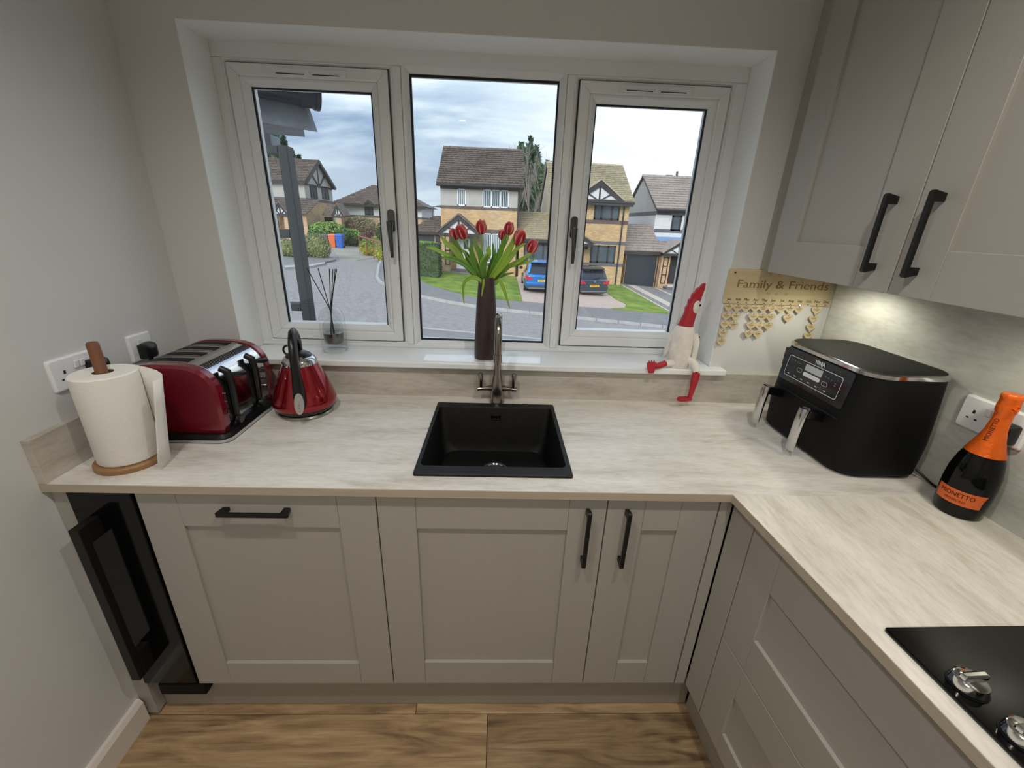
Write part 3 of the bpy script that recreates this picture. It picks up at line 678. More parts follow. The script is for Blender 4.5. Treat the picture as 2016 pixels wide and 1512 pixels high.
# ================================================================ TOASTER
TPL = mat('grey_steel_top', rgb(150, 148, 146), .42, metal=.55, var=.05, vscale=30)
ts = thing('toaster', 'four-slice toaster with dark red ends, chrome body and black levers', 'toaster', (-.62, -.25, HT))
prof = []     # x, z outline of the arch
TX0, TX1, TZ0, TZ1 = -.757, -.487, .916, 1.122
def arch(inset=0, n=14):
    x0, x1, zt = TX0+inset, TX1-inset, TZ1-inset; zb = TZ0
    cx = (x0+x1)/2; hw = (x1-x0)/2; pts = [(x1-.006, zb), (x1, zb+.03), (x1, zb+.10)]
    for i in range(1, n):
        a = PI*i/n; c = math.cos(a); s_ = math.sin(a)
        pts.append((cx+hw*(abs(c)**.62)*(1 if c > 0 else -1), zb+.10+(zt-zb-.10)*(s_**.72)))
    pts += [(x0, zb+.10), (x0, zb+.03), (x0+.006, zb)]
    return pts
A = arch(.004, 36)
m = MB(); m.prism(A, -.365, -.130, 'y'); m.build('chrome_body', CHROME, ts, smooth=30)
for (ya, yb, fl_) in ((-.393, -.365, 1), (-.130, -.102, 0)):
    A0, A1 = arch(0, 36), arch(.009, 36)
    ys = [ya, ya+.006, yb] if fl_ else [yb, yb-.006, ya]
    m = MB(); m.loft([[(x, ys[0], z) for x, z in A1], [(x, ys[1], z) for x, z in A0], [(x, ys[2], z) for x, z in A0]]); m.build('end_panel', DRED, ts, smooth=30)
tp_ = sorted([p for p in arch(.0034, 60) if -.748 < p[0] < -.562 and p[1] > 1.04])
m = MB(); m.loft([[(x, -.364, z-.003), (x, -.364, z), (x, -.131, z), (x, -.131, z-.003)] for x, z in tp_]); m.build('top_plate', TPL, ts, smooth=30)
# four slots lying across the top, drawn as raised black wells with a rim
for k in range(4):
    yc = -.335+k*.0585
    pts_ = []
    m = MB(); q = []
    for (x, z) in arch(.002, 40):
        if -.735 < x < -.572 and z > 1.05: q.append((x, z))
    q.sort(); q = [q[0]]+q[1:]
    rings = [[(x, yc-.0165, z-.004), (x, yc-.0165, z+.0010), (x, yc+.0165, z+.0010), (x, yc+.0165, z-.004)] for x, z in q]
    m.loft(rings); m.build('slot', BMATT, ts)
    m = MB()
    for dy in (-.0180, .0180): m.tube([(x, yc+dy, z+.0002) for x, z in q], .0013, 6)
    m.build('slot_rim', STEEL, ts, smooth=60)
# row of vent slits along the shoulder
m = MB()
sh = [(x, z) for x, z in arch(.003, 60) if x > -.62 and z > 1.02]
def shoulder(d0, d1):
    "two profile points a distance d0..d1 (as fraction) down the shoulder"
    n = len(sh); return sh[int((1-d0)*(n-1))] if False else None
srt = sorted([p for p in arch(.0035, 80) if -.548 < p[0] < -.524 and p[1] > 1.03])
a_, b_ = srt[0], srt[max(1, len(srt)//2)]
for k in range(30):
    y = -.352+k*.0072
    m.loft([[(px, y, pz-.002), (px, y, pz+.0006), (px, y+.0019, pz+.0006), (px, y+.0019, pz-.002)] for px, pz in srt])
m.build('vent_slits', BMATT, ts, kind='stuff')
for k, (yl) in enumerate((-.333, -.206)):
    m = MB(); m.box(-.4915, -.4895, yl-.010, yl+.010, .945, 1.075); m.build('lever_track', BMATT, ts)
    m = MB(); q = [(-.502, yl-.004, 1.098), (-.484, yl-.003, 1.088), (-.480, yl, 1.05), (-.481, yl, 1.0), (-.484, yl, .955), (-.490, yl, .948)]
    m.tube(q, [.010, .0115, .010, .0095, .009, .006], 12, .85); lv = m.build('lever_guard', BPLAST, ts, smooth=50)
    m = MB(); m.tube([(-.484, yl+.004, 1.077), (-.466, yl+.02, 1.073), (-.462, yl+.040, 1.071)], [.006, .008, .007], 12, 1.2); m.build('lever_knob', BPLAST, lv, smooth=50)
    yb_ = -.361 if k == 0 else -.152
    for zz in (1.028, 1.003, .974):
        m = MB(); m.tube([(-.492, yb_, zz), (-.483, yb_, zz)], .0062, 14); m.build('button', CHROMED, ts, bevel=.001)
    m = MB(); m.tube([(-.49, yl+.008, .935), (-.475, yl+.008, .932)], .014, 18); bt = m.build('browning_dial', BPLAST, ts, bevel=.002)
# base: steel crumb tray line and black plinth with chrome rim
m = MB(); rr4 = rrect(-.768, -.474, -.412, -.086, .03, 6)
m.loft([[(x, y, .905) for x, y in rr4], [(x, y, .917) for x, y in rrect(-.764, -.478, -.408, -.090, .03, 6)]]); m.build('plinth', BPLAST, ts, smooth=30)
m = MB(); rr5 = rrect(-.771, -.471, -.415, -.083, .032, 6); m.loft([[(x, y, .895) for x, y in rr5], [(x, y, .904) for x, y in rr5]]); m.build('rim', CHROME, ts, smooth=30)
m = MB(); m.prism(rrect(-.758, -.484, -.402, -.096, .03, 5), HT, .896); m.build('feet', BMATT, ts)

# ================================================================ KETTLE
kc = (-.352, -.172)
kt = thing('kettle', 'glossy metallic red pyramid kettle with a black loop handle', 'kettle', (kc[0], kc[1], HT))
m = MB(); m.lathe([(.082, HT), (.0865, HT+.002), (.0875, HT+.007), (.084, HT+.011), (.0001, HT+.011)], *kc, 56, cap=False); m.build('base_ring', STEEL, kt, smooth=40)
m = MB(); m.lathe([(.080, HT+.011), (.083, HT+.014), (.0965, HT+.026), (.0975, HT+.032)], *kc, 56, cap=False); m.build('power_base', BPLAST, kt, smooth=50)
m = MB(); m.lathe([(.0975, HT+.032), (.101, HT+.040), (.1005, HT+.052), (.092, HT+.080), (.078, HT+.116), (.064, HT+.150), (.0545, HT+.174)], *kc, 64, cap=False); m.build('body', REDM, kt, smooth=50)
m = MB(); m.lathe([(.0545, HT+.174), (.052, HT+.186), (.046, HT+.195), (.040, HT+.198)], *kc, 48, cap=False); m.build('collar', CHROME, kt, smooth=50)
m = MB(); m.lathe([(.040, HT+.198), (.037, HT+.205), (.022, HT+.214), (.0001, HT+.216)], *kc, 40, cap=False); ld = m.build('lid', BPLAST, kt, smooth=50)
m = MB(); q = [(kc[0]-.030+.016*math.cos(a), kc[1]+.0, HT+.216+.016*math.sin(a)) for a in [PI*.0+2*PI*i/16 for i in range(17)]]; m.tube(q, .0035, 8); m.build('lid_ring', BPLAST, ld, smooth=60)
# loop handle: broad foot on the near side, rising over the top to the far side
da = Vector((CAM.x-kc[0]+.02, CAM.y-kc[1], 0)).normalized(); da = Vector((.30, -.95, 0)).normalized()
def kp(d, z): return (kc[0]+da.x*d, kc[1]+da.y*d, HT+z)
q = [kp(.100, .050), kp(.098, .068), kp(.094, .100), kp(.093, .135), kp(.095, .170), kp(.090, .222), kp(.076, .260), kp(.050, .281), kp(.018, .280), kp(-.014, .262), kp(-.034, .234), kp(-.042, .206)]
m = MB(); m.tube(q, [.011, .0165, .0175, .0150, .0125, .0120, .0120, .012, .0115, .011, .0105, .009], 20, 1.5); hd = m.build('handle', BPLAST, kt, smooth=60)
# oval water gauge in the foot of the handle
side = Vector((-da.y, da.x, 0))
m = MB(); ov_ = []
nrm = (da*.93+Vector((0, 0, .32))).normalized(); upv = nrm.cross(side).normalized()*-1
if upv.z < 0: upv = -upv
cen = Vector(kp(.1205, .076))
for i in range(28):
    a = 2*PI*i/28; ov_.append(tuple(cen+side*.0140*math.cos(a)+upv*.034*math.sin(a)))
ov2 = [tuple(Vector(p)+nrm*.009) for p in ov_]
m.loft([ov_, ov2]); wg = m.build('water_gauge', mat('gauge_grey', rgb(150, 146, 142), .35, var=.03), hd, bevel=.0012)
for k, zz in enumerate((-.004, -.014, -.023)):
    m = MB(); c0 = cen+nrm*.0092+upv*zz; m.ball(tuple(c0), .0013, seg=8, rings=6); m.build('gauge_mark', BMATT, wg) if False else m.build('gauge_mark', BMATT, hd)

# ================================================================ REED DIFFUSER
dfc = (-.330, .078); dz = OZ0
df = thing('reed_diffuser', 'clear glass reed diffuser with black reeds on the window board', 'diffuser', (dfc[0], dfc[1], dz))
m = MB(); m.lathe([(.036, dz), (.0445, dz+.002), (.0465, dz+.006), (.047, dz+.110), (.044, dz+.135), (.034, dz+.158), (.019, dz+.170), (.0125, dz+.172), (.0125, dz+.178), (.0105, dz+.178)], *dfc, 48, cap=False); m.build('outer_glass', CGLASS, df, smooth=60)
m = MB(); m.lathe([(.0001, dz+.030), (.028, dz+.031), (.035, dz+.040), (.037, dz+.085), (.034, dz+.105), (.022, dz+.122), (.011, dz+.130), (.0095, dz+.176)], *dfc, 40, cap=False); m.build('inner_bottle', CGLASS, df, smooth=60)
m = MB(); m.lathe([(.0001, dz+.033), (.031, dz+.034), (.0345, dz+.042), (.0358, dz+.072), (.0001, dz+.072)], *dfc, 40, cap=False); m.build('oil', LIQ, df, smooth=40)
for x1_, y1_, x0_, in ((-.398, .08, .012), (-.360, .085, .006), (-.3165, .078, -.004), (-.3015, .072, -.010), (-.2975, .084, -.014), (-.290, .078, .000)):
    m = MB(); m.tube([(dfc[0]+x0_, dfc[1]+random.uniform(-.01, .01), dz+.040), (dfc[0]+(x0_*-.3), dfc[1], dz+.165), (x1_, y1_, dz+.309)], .0016, 6); m.build('reed', REED, df, smooth=60)

# ================================================================ VASE AND TULIPS
vc = (.256, .028)
vz = OZ0+.0036
vs_ = thing('vase', 'tall tapering dark brown vase on the window board behind the tap', 'vase', (vc[0], vc[1], vz))
m = MB(); m.lathe([(.0001, vz), (.039, vz), (.0425, vz+.004), (.0435, vz+.012), (.0425, vz+.06), (.036, vz+.20), (.0285, vz+.295), (.0268, vz+.301), (.0245, vz+.301), (.0245, vz+.25), (.0001, vz+.25)], *vc, 48, cap=False); m.build('body', VASEM, vs_, smooth=45)
VT = vz+.301
# petal material: dark red with pale pink edges (object space, along local x)
def petal_mat():
    m = bpy.data.materials.new('petal_red_pink_edge'); m.use_nodes = True; t = m.node_tree; b = t.nodes['Principled BSDF']
    a = N(t, 'ShaderNodeAttribute'); a.attribute_name = 'edge'
    r = N(t, 'ShaderNodeValToRGB'); r.color_ramp.elements[0].position = .30; r.color_ramp.elements[0].color = rgb(150, 16, 36); r.color_ramp.elements[1].position = .97; r.color_ramp.elements[1].color = rgb(238, 168, 152)
    e = r.color_ramp.elements.new(.68); e.color = rgb(200, 60, 66)
    n = N(t, 'ShaderNodeTexNoise'); n.inputs['Scale'].default_value = 90; ad = N(t, 'ShaderNodeMath', operation='MULTIPLY_ADD'); ad.inputs[1].default_value = .35; ad.inputs[2].default_value = -.17
    t.links.new(n.outputs[0], ad.inputs[0]); s = N(t, 'ShaderNodeMath', operation='ADD'); t.links.new(a.outputs['Fac'], s.inputs[0]); t.links.new(ad.outputs[0], s.inputs[1])
    t.links.new(s.outputs[0], r.inputs[0]); t.links.new(r.outputs[0], b.inputs['Base Color']); b.inputs['Roughness'].default_value = .45
    b.inputs['Subsurface Weight'].default_value = 0; b.inputs['Transmission Weight'].default_value = 0
    return m
PETAL = petal_mat()
def petal(par, base, axis, ang, L, Wd, bulge):
    z = Vector(axis).normalized(); x = z.orthogonal().normalized(); y = z.cross(x)
    d = x*math.cos(ang)+y*math.sin(ang); s = z.cross(d)
    n, k = 9, 6; v = []; f = []; ed = []
    for i in range(n+1):
        t = i/n
        w = Wd*(math.sin(PI*min(1, t*.86+.06))**.55)*(1-.16*t)
        if t > .9: w *= (1-t)/.1*.75+.25
        rad = bulge*math.sin(PI*min(1, t*.70+.10))**.9
        for j in range(k+1):
            q = (j/k-.5)*2
            cur = rad*(1-.30*q*q)
            p = Vector(base)+z*(L*t-.002*q*q)+d*cur+s*(w*q)
            v.append(tuple(p)); ed.append(max(abs(q)**2, t**3))
    for i in range(n):
        for j in range(k):
            a = i*(k+1)+j; f.append((a, a+1, a+k+2, a+k+1))
    m = MB(); m.add(v, f); o = m.build('petal', PETAL, par, smooth=80, recalc=False)
    at = o.data.attributes.new('edge', 'FLOAT', 'POINT'); at.data.foreach_set('value', ed)
    sd = o.modifiers.new('thickness', 'SOLIDIFY'); sd.thickness = .0009
    return o
def ribbon(name, mt, par, path, ws, fold=.25, up=None):
    "leaf blade along a path with a slight fold on its midrib"
    pts = [Vector(p) for p in path]; fine = []
    n0 = len(pts)
    for i in range(n0-1):
        p0 = pts[max(i-1, 0)]; p1 = pts[i]; p2 = pts[i+1]; p3 = pts[min(i+2, n0-1)]
        for k in range(5):
            t = k/5; fine.append(.5*((2*p1)+(-p0+p2)*t+(2*p0-5*p1+4*p2-p3)*t*t+(-p0+3*p1-3*p2+p3)*t**3))
    fine.append(pts[-1]); n = len(fine); v = []; f = []
    for i, p in enumerate(fine):
        t = (fine[min(i+1, n-1)]-fine[max(i-1, 0)]).normalized()
        side = t.cross(Vector((.25, -1, .15))).normalized() if up is None else t.cross(Vector(up)).normalized()
        nr = side.cross(t)
        u = i/(n-1); w = ws*(math.sin(PI*(u**.75)*.93+.12)**.8 if u < .98 else .04)
        for q in (-1, -.5, 0, .5, 1): v.append(tuple(p+side*w*q+nr*(abs(q)*w*fold)))
    for i in range(n-1):
        for j in range(4): a = i*5+j; f.append((a, a+1, a+6, a+5))
    m = MB(); m.add(v, f); o = m.build(name, mt, par, smooth=80, recalc=False)
    sd = o.modifiers.new('thickness', 'SOLIDIFY'); sd.thickness = .0012
    return o
LEAF2 = mat('tulip_leaf_light', rgb(140, 176, 62), .42, var=.22, vscale=12)
# head: pixel centre in the photograph turned into x,z at its own depth
heads = [
 ((909, 455), .040, .0148, (-.35, -.1, 1), 'big red tulip bloom at the left of the bouquet, fully open to view'),
 ((893, 461), .075, .0120, (-.5, .2, 1), 'small dark tulip bloom at the far left, half hidden behind another'),
 ((948, 446), .050, .0138, (-.03, 0, 1), 'upright dark red tulip bloom highest in the middle of the bouquet'),
 ((988, 461), .045, .0098, (.02, -.1, 1), 'slim closed pinkish tulip bud right of the middle'),
 ((1003, 449), .070, .0130, (.12, .2, 1), 'pink-edged tulip bloom at the back right, half hidden'),
 ((1022, 466), .025, .0160, (.28, -.1, 1), 'largest dark red tulip bloom on the right side of the bouquet'),
 ((1049, 485), .050, .0145, (.42, 0, .95), 'pink-edged red tulip bloom lowest on the right of the bouquet'),
]
for i, (px, Y, br, ax, lab) in enumerate(heads):
    br = br*1.42; c = P(px[0], px[1], Y); axv = Vector(ax).normalized(); L = br*2.45; base = c-axv*L*.5
    t = thing('tulip', lab, 'flower', tuple(base), 'red tulips in the brown vase')
    rx_ = random.uniform(-.010, .010)
    start = Vector((vc[0]+.012*(-1 if c.x < vc[0] else 1)*.8, vc[1]+rx_, VT-.045))
    mid = start.lerp(base, .55)+Vector((0, 0, .012)); 
    pts = [start, start.lerp(mid, .5)+Vector((0, 0, .006)), mid, base-axv*.015, base+axv*.002]
    m = MB(); m.tube(pts, [.0026, .0028, .0028, .003, .0034], 8); m.build('stem', STEMM, t, smooth=60)
    for k in range(3): petal(t, base, axv, 2*PI*k/3+.5+i, L*.96, br*.90, br*.62)
    for k in range(3): petal(t, base, axv, 2*PI*k/3+.5+PI/3+i, L, br*.98, br*.82)
    t['tmp'] = i
tulips = [o for o in ROOTS if o.name.startswith('tulip')]
# leaves: (photo polyline, depth, half width, which tulip, light?)
LV = [
 ([(925, 555), (912, 515), (893, 490), (878, 478), (868, 464)], .035, .0115, 0, 1),
 ([(930, 560), (915, 520), (905, 500), (898, 480), (886, 464)], .050, .010, 1, 0),
 ([(930, 560), (912, 512), (895, 507), (872, 498), (852, 489), (838, 487)], .045, .0080, 1, 1),
 ([(938, 560), (920, 525), (900, 513), (882, 508), (868, 507)], .020, .0095, 0, 0),
 ([(940, 560), (938, 530), (930, 505), (926, 480)], .030, .0130, 2, 0),
 ([(945, 560), (950, 520), (945, 500), (930, 470)], .020, .0125, 2, 0),
 ([(952, 560), (950, 520), (962, 500), (962, 482)], .010, .0115, 2, 1),
 ([(958, 560), (964, 530), (972, 505), (970, 478)], .040, .0085, 3, 0),
 ([(960, 560), (975, 520), (985, 495), (998, 460)], .035, .0125, 4, 0),
 ([(964, 560), (985, 520), (1000, 495), (1010, 475), (1014, 462)], .020, .0115, 5, 1),
 ([(968, 560), (985, 530), (1003, 510), (1018, 490), (1037, 478)], .010, .0080, 5, 1),
 ([(972, 560), (992, 530), (1015, 518), (1036, 505), (1052, 495)], .040, .0085, 6, 1),
 ([(975, 545), (995, 528), (1020, 520), (1042, 515), (1057, 507)], .050, .0065, 6, 1),
 ([(955, 565), (951, 535), (953, 520), (962, 500)], -.002, .0110, 3, 0),
 ([(950, 575), (948, 555), (935, 546), (922, 548), (913, 560), (912, 580), (914, 598)], .004, .0062, 0, 1),
 ([(975, 562), (982, 552), (990, 565), (997, 585), (1004, 608)], .010, .0062, 6, 1),
 ([(972, 560), (983, 545), (997, 540), (1012, 537)], .040, .0055, 4, 0),
 ([(948, 560), (953, 550), (951, 565), (948, 585)], -.004, .0040, 0, 1),
 ([(938, 560), (925, 520), (918, 500), (905, 490)], .060, .009, 1, 0),
 ([(962, 560), (970, 540), (985, 515), (1008, 480)], .055, .010, 4, 0),
]
for pts, Y, w, ti, lt in LV:
    wp = []
    for k, (u, v_) in enumerate(pts):
        p = P(u, v_, Y if k else Y*.5+vc[1]*.5); wp.append(p)
    if len(pts) != 7 and pts[0] != (975, 562): wp[0] = Vector((vc[0]+(wp[0].x-vc[0])*.35, vc[1]+(Y-vc[1])*.35, VT-.02))
    ribbon('leaf', LEAF2 if lt else LEAF, tulips[ti], wp, w)

# ================================================================ CARVED BIRD
bd = thing('carved_bird', 'distressed white wooden cockerel with red head and legs sitting on the window board', 'ornament', (.99, -.01, OZ0))
def ring(cx, cy, z, rx, ry, n=20, tz=0): return [(cx+rx*math.cos(2*PI*i/n), cy+ry*math.sin(2*PI*i/n), z+tz*math.cos(2*PI*i/n)) for i in range(n)]
m = MB(); m.loft([ring(.988, -.004, OZ0+.0005, .0415, .036), ring(.988, -.004, OZ0+.03, .0430, .038), ring(.989, -.003, OZ0+.085, .0445, .037), ring(.991, -.001, OZ0+.125, .0415, .034), ring(.993, .001, OZ0+.150, .034, .028), ring(.997, .003, OZ0+.163, .018, .016)]); m.build('body', WWOOD, bd, smooth=60)
m = MB(); m.loft([ring(.994, .003, OZ0+.146, .0300, .026), ring(.997, .003, OZ0+.165, .0265, .023), ring(1.002, .002, OZ0+.190, .0235, .021), ring(1.007, .001, OZ0+.225, .0215, .019), ring(1.010, 0, OZ0+.252, .0165, .015), ring(1.013, 0, OZ0+.264, .008, .008)]); hd_ = m.build('head', RWOOD, bd, smooth=60)
m = MB(); cpoly = []     # scalloped comb in the x-z plane
cpoly = [(.984, 1.232), (.981, 1.256), (.988, 1.268), (.987, 1.284), (.995, 1.293), (.997, 1.307), (1.006, 1.314), (1.010, 1.326), (1.019, 1.330), (1.026, 1.342), (1.037, 1.346), (1.038, 1.325), (1.033, 1.300), (1.029, 1.272), (1.012, 1.232)]
m.prism(cpoly, -.006, .008, 'y'); m.build('comb', RWOOD, bd, bevel=.002)
m = MB(); m.X = Matrix.Translation((1.015, -.0175, OZ0+.228)) @ Matrix.Rotation(.35, 4, 'Z'); m.ball((0, 0, 0), .0160, .0070, .0235); fc = m.build('face', WWOOD, bd, smooth=60)
m = MB(); m.ball((1.023, -.0235, OZ0+.236), .0035, .0018, .0040, 12, 8); m.build('eye', BMATT, bd, smooth=60)
def wing(pts, y, th=.010, rot=0):
    m = MB(); m.prism(pts, y-th/2, y+th/2, 'y'); return m.build('wing', WWOOD, bd, bevel=.003, seg=2)
z = OZ0
wing([(.972, z+.150), (.952, z+.135), (.938, z+.100), (.932, z+.060), (.930, z+.028), (.940, z+.040), (.952, z+.072), (.966, z+.110)], .004, .012)
m = MB(); m.tube([(1.030, -.016, z+.130), (1.037, -.022, z+.100), (1.036, -.028, z+.055), (1.034, -.030, z+.012)], [.009, .0115, .0095, .006], 12, .75); m.build('wing', WWOOD, bd, smooth=60)
m = MB(); m.ball((1.038, -.0335, z+.122), .0022, seg=8, rings=6); m.build('peg', BMATT, bd)
# left leg along the board, foot sole up towards the camera
m = MB(); m.tube([(.965, -.020, z+.018), (.942, -.028, z+.016), (.928, -.034, z+.017)], [.015, .014, .011], 12); m.build('thigh', WWOOD, bd, smooth=60)
m = MB(); m.tube([(.928, -.034, z+.018), (.905, -.045, z+.014), (.882, -.055, z+.012)], [.0115, .0115, .010], 12); m.build('shin', RWOOD, bd, smooth=60)
def foot(M_, w=.022, L=.05, th=.007):
    p = [(-w*.55, 0), (w*.55, 0), (w*.9, L*.45), (w*1.0, L*.86), (w*.80, L*.80), (w*.52, L*1.0), (w*.25, L*.84), (0, L*1.03), (-w*.25, L*.84), (-w*.52, L*1.0), (-w*.8, L*.80), (-w*1.0, L*.86), (-w*.9, L*.45)]
    m = MB(); m.X = M_; m.prism(p, -th/2, th/2); return m.build('foot', RWOOD, bd, bevel=.0015)
foot(Matrix.Translation((.870, -.063, z-.012)) @ Matrix.Rotation(PI/2-.15, 4, 'X') @ Matrix.Rotation(.05, 4, 'Z'), w=.0175, L=.048)
# right leg hanging over the front edge
m = MB(); m.tube([(1.020, -.025, z+.030), (1.034, -.046, z+.022), (1.040, -.062, z-.004)], [.014, .014, .012], 12); m.build('thigh', WWOOD, bd, smooth=60)
m = MB(); m.tube([(1.040, -.062, z-.006), (1.037, -.066, z-.030), (1.033, -.068, z-.075), (1.030, -.068, z-.104)], [.0135, .0145, .0100, .0085], 14, .9); m.build('shin', RWOOD, bd, smooth=60)
foot(Matrix.Translation((1.038, -.066, z-.108)) @ Matrix.Rotation(PI*.5, 4, 'Z') @ Matrix.Rotation(-.10, 4, 'X'), w=.014, L=.052, th=.012)

# ================================================================ BIRTHDAY BOARD AND HEARTS
SY = -.0055
bb = thing('birthday_board', 'plywood family and friends birthday board with month names hanging under the wall cabinet', 'sign', (1.31, -.003, 1.277))
m = MB(); m.prism(rrect(1.1105, 1.5080, 1.277, 1.3985, .006, 4), -.0005, -.0045, 'y'); bdd = m.build('board', PLY, bb)
text('lettering', 'Family & Friends', .040, ENGR, bb, (1.318, -.0048, 1.347), (1, 0, 0), (0, 0, 1), bold=False, sx=1.27)
def heart_poly(cx, cz, s, n=22):
    pts = []
    for i in range(n):
        t = 2*PI*i/n; x = 16*math.sin(t)**3; y = 13*math.cos(t)-5*math.cos(2*t)-2*math.cos(3*t)-math.cos(4*t)
        pts.append((cx+x*s/32, cz+y*s/32))
    return pts
for hx_, hz_, s in ((1.272, 1.3165, .011), (1.302, 1.3155, .011), (1.337, 1.3165, .011), (1.262, 1.386, .010), (1.294, 1.386, .010), (1.328, 1.385, .010), (1.226, 1.372, .009), (1.383, 1.366, .009)):
    o_ = heart_poly(hx_, hz_, s); i_ = heart_poly(hx_, hz_, s*.72); n = len(o_)
    m = MB(); v = [(x, -.0048, z_) for x, z_ in o_]+[(x, -.0048, z_) for x, z_ in i_]; m.add(v, [(k, (k+1) % n, n+(k+1) % n, n+k) for k in range(n)]); m.build('engraved_heart', ENGR, bb, recalc=False)
months = ['Jan', 'Feb', 'Mar', 'Apr', 'May', 'Jun', 'Jul', 'Aug', 'Sep', 'Oct', 'Nov', 'Dec']
mx_ = [1.134+.0327*i for i in range(12)]
for i, mo in enumerate(months):
    text('month_name', mo, .0130, DENGR, bb, (mx_[i], -.0048, 1.2925), (1, 0, 0), (0, 0, 1))
    m = MB(); m.tube([(mx_[i], -.0046, 1.2815), (mx_[i], -.0052, 1.2815)], .0019, 10); m.build('hole', GASKET, bb)
m = MB(); m.tube([(1.134, -.004, 1.386), (1.134, -.0062, 1.386)], .0032, 10); m.build('hole', GASKET, bb)
counts = [5, 3, 1, 4, 4, 3, 1, 2, 1, 0, 4, 0]
full = ['January', 'February', 'March', 'April', 'May', 'June', 'July', 'August', 'September', 'October', 'November', 'December']
ordw = ['topmost', 'second', 'third', 'fourth', 'fifth']
proto = {}
for i, nn in enumerate(counts):
    for k in range(nn):
        zc_ = 1.2635-.0318*k; xc_ = mx_[i]+random.uniform(-.0015, .0015)
        pos = 'only' if nn == 1 else (ordw[k] if k < nn-1 else 'lowest')
        t = thing('heart_tag', '%s small wooden heart tag hanging under %s on the birthday board' % (pos, full[i]), 'tag', (xc_, -.010, zc_), 'wooden heart tags on the birthday board')
        t.rotation_euler = (random.uniform(-.05, .05), random.uniform(-.06, .06), random.uniform(-.30, .12))
        if not proto:
            m = MB(); m.prism(heart_poly(0, 0, .0345), -.0012, .0012, 'y'); proto['heart'] = m.build('heart', PLY).data
            m = MB()
            m.box(-.009, -.002, -.0016, -.0012, .0022, .0036); m.box(-.001, .009, -.0016, -.0012, .0022, .0036); m.box(-.006, .006, -.0016, -.0012, -.0022, -.0010); m.box(-.0012, .0012, -.0016, -.0012, .007, .0092)
            proto['writing'] = m.build('writing', DENGR).data
            m = MB(); m.tube([(0, -.001, .009), (.0015, -.003, .0125), (.0005, -.001, .0165), (-.0015, .001, .0205)], .00055, 6); proto['link'] = m.build('wire_link', STEEL).data
            for nm in list(bpy.data.objects):
                if nm.data in proto.values(): bpy.data.objects.remove(nm)
        for nm, key in (('heart', 'heart'), ('writing', 'writing'), ('wire_link', 'link')):
            c = bpy.data.objects.new(nm, proto[key]); COL.objects.link(c); c.parent = t

# ================================================================ AIR FRYER
af = thing('air_fryer', 'large matt black two-drawer air fryer with chrome handles in the corner', 'air fryer', (1.375, -.35, HT))
def afr(x0, x1, y0, y1, z, r): return [(x, y, z) for x, y in rrect(x0, x1, y0, y1, r, 8)]
m = MB()
m.loft([afr(1.262, 1.490, -.527, -.167, HT+.001, .06), afr(1.250, 1.499, -.540, -.155, HT+.014, .065), afr(1.247, 1.501, -.543, -.152, HT+.10, .065),
        afr(1.249, 1.500, -.541, -.155, 1.045, .065), afr(1.253, 1.498, -.538, -.158, 1.10, .065), afr(1.261, 1.494, -.532, -.164, 1.178, .062)])
m.build('body', BMATT, af, smooth=40)
m = MB(); m.loft([afr(1.262, 1.494, -.532, -.164, 1.178, .062), afr(1.259, 1.497, -.535, -.161, 1.181, .064), afr(1.259, 1.497, -.535, -.161, 1.191, .064), afr(1.264, 1.492, -.530, -.166, 1.194, .062)]); rm = m.build('chrome_rim', CHROME, af, smooth=40)
m = MB(); m.loft([afr(1.264, 1.492, -.530, -.166, 1.1935, .062), afr(1.268, 1.488, -.526, -.170, 1.1955, .060), afr(1.30, 1.46, -.49, -.20, 1.197, .05)]); m.build('lid', LIDM, af, smooth=30)
# faint seams of the two drawers
m = MB(); m.box(1.2448, 1.2500, -.480, -.215, 1.0440, 1.0462); m.build('drawer_seam', GASKET, af)
# glossy control fascia following the front, leaning slightly
def fx(z): return 1.2488+(z-1.045)*(.0125/.133)-.0012
def fas(y0, y1, z0, z1, r, off, name, mt, par, th=.0016):
    m = MB(); q = rrect(y0, y1, z0, z1, r, 5)
    m.loft([[(fx(b)-off, a, b) for a, b in q], [(fx(b)-off-th, a, b) for a, b in q]]); return m.build(name, mt, par)
FAS = mat('gloss_black_fascia', rgb(22, 25, 32), .12, spec=.6, var=.05)
fa = fas(-.478, -.200, 1.072, 1.176, .008, -.001, 'control_fascia', FAS, af)
def outline(y0, y1, z0, z1, r, w, off, mt, par, name='printed_outline'):
    o_ = rrect(y0, y1, z0, z1, r, 5); i_ = rrect(y0+w, y1-w, z0+w, z1-w, max(r-w, .0005), 5); n = len(o_)
    m = MB(); m.add([(fx(b)-off, a, b) for a, b in o_]+[(fx(b)-off, a, b) for a, b in i_], [(k, (k+1) % n, n+(k+1) % n, n+k) for k in range(n)])
    return m.build(name, mt, par, recalc=False)
outline(-.449, -.222, 1.0885, 1.1545, .007, .0016, .0020, WINK, fa)
fas(-.373, -.302, 1.1285, 1.1480, .0012, .0012, 'display', mat('display_grey', rgb(188, 194, 200), .2, var=.02), fa, th=.001)
fas(-.373, -.302, 1.1115, 1.1235, .0058, .0012, 'start_stop_button', WINK, fa, th=.001)
outline(-.294, -.272, 1.1150, 1.1270, .0058, .0009, .0020, WINK, fa, 'printed_button'); outline(-.405, -.382, 1.1095, 1.1215, .0058, .0009, .0020, WINK, fa, 'printed_button')
text('lettering', 'NINJA', .0165, WINK, fa, (fx(1.164)-.0024, -.352, 1.1648), (0, -1, 0), (-.09, 0, 1), bold=True, sx=.86)
for yy, s_ in ((-.283, '1'), (-.3935, '2')): text('lettering', s_, .007, GINK, fa, (fx(1.118)-.0024, yy, 1.1195 if s_ == '1' else 1.115), (0, -1, 0), (-.09, 0, 1))
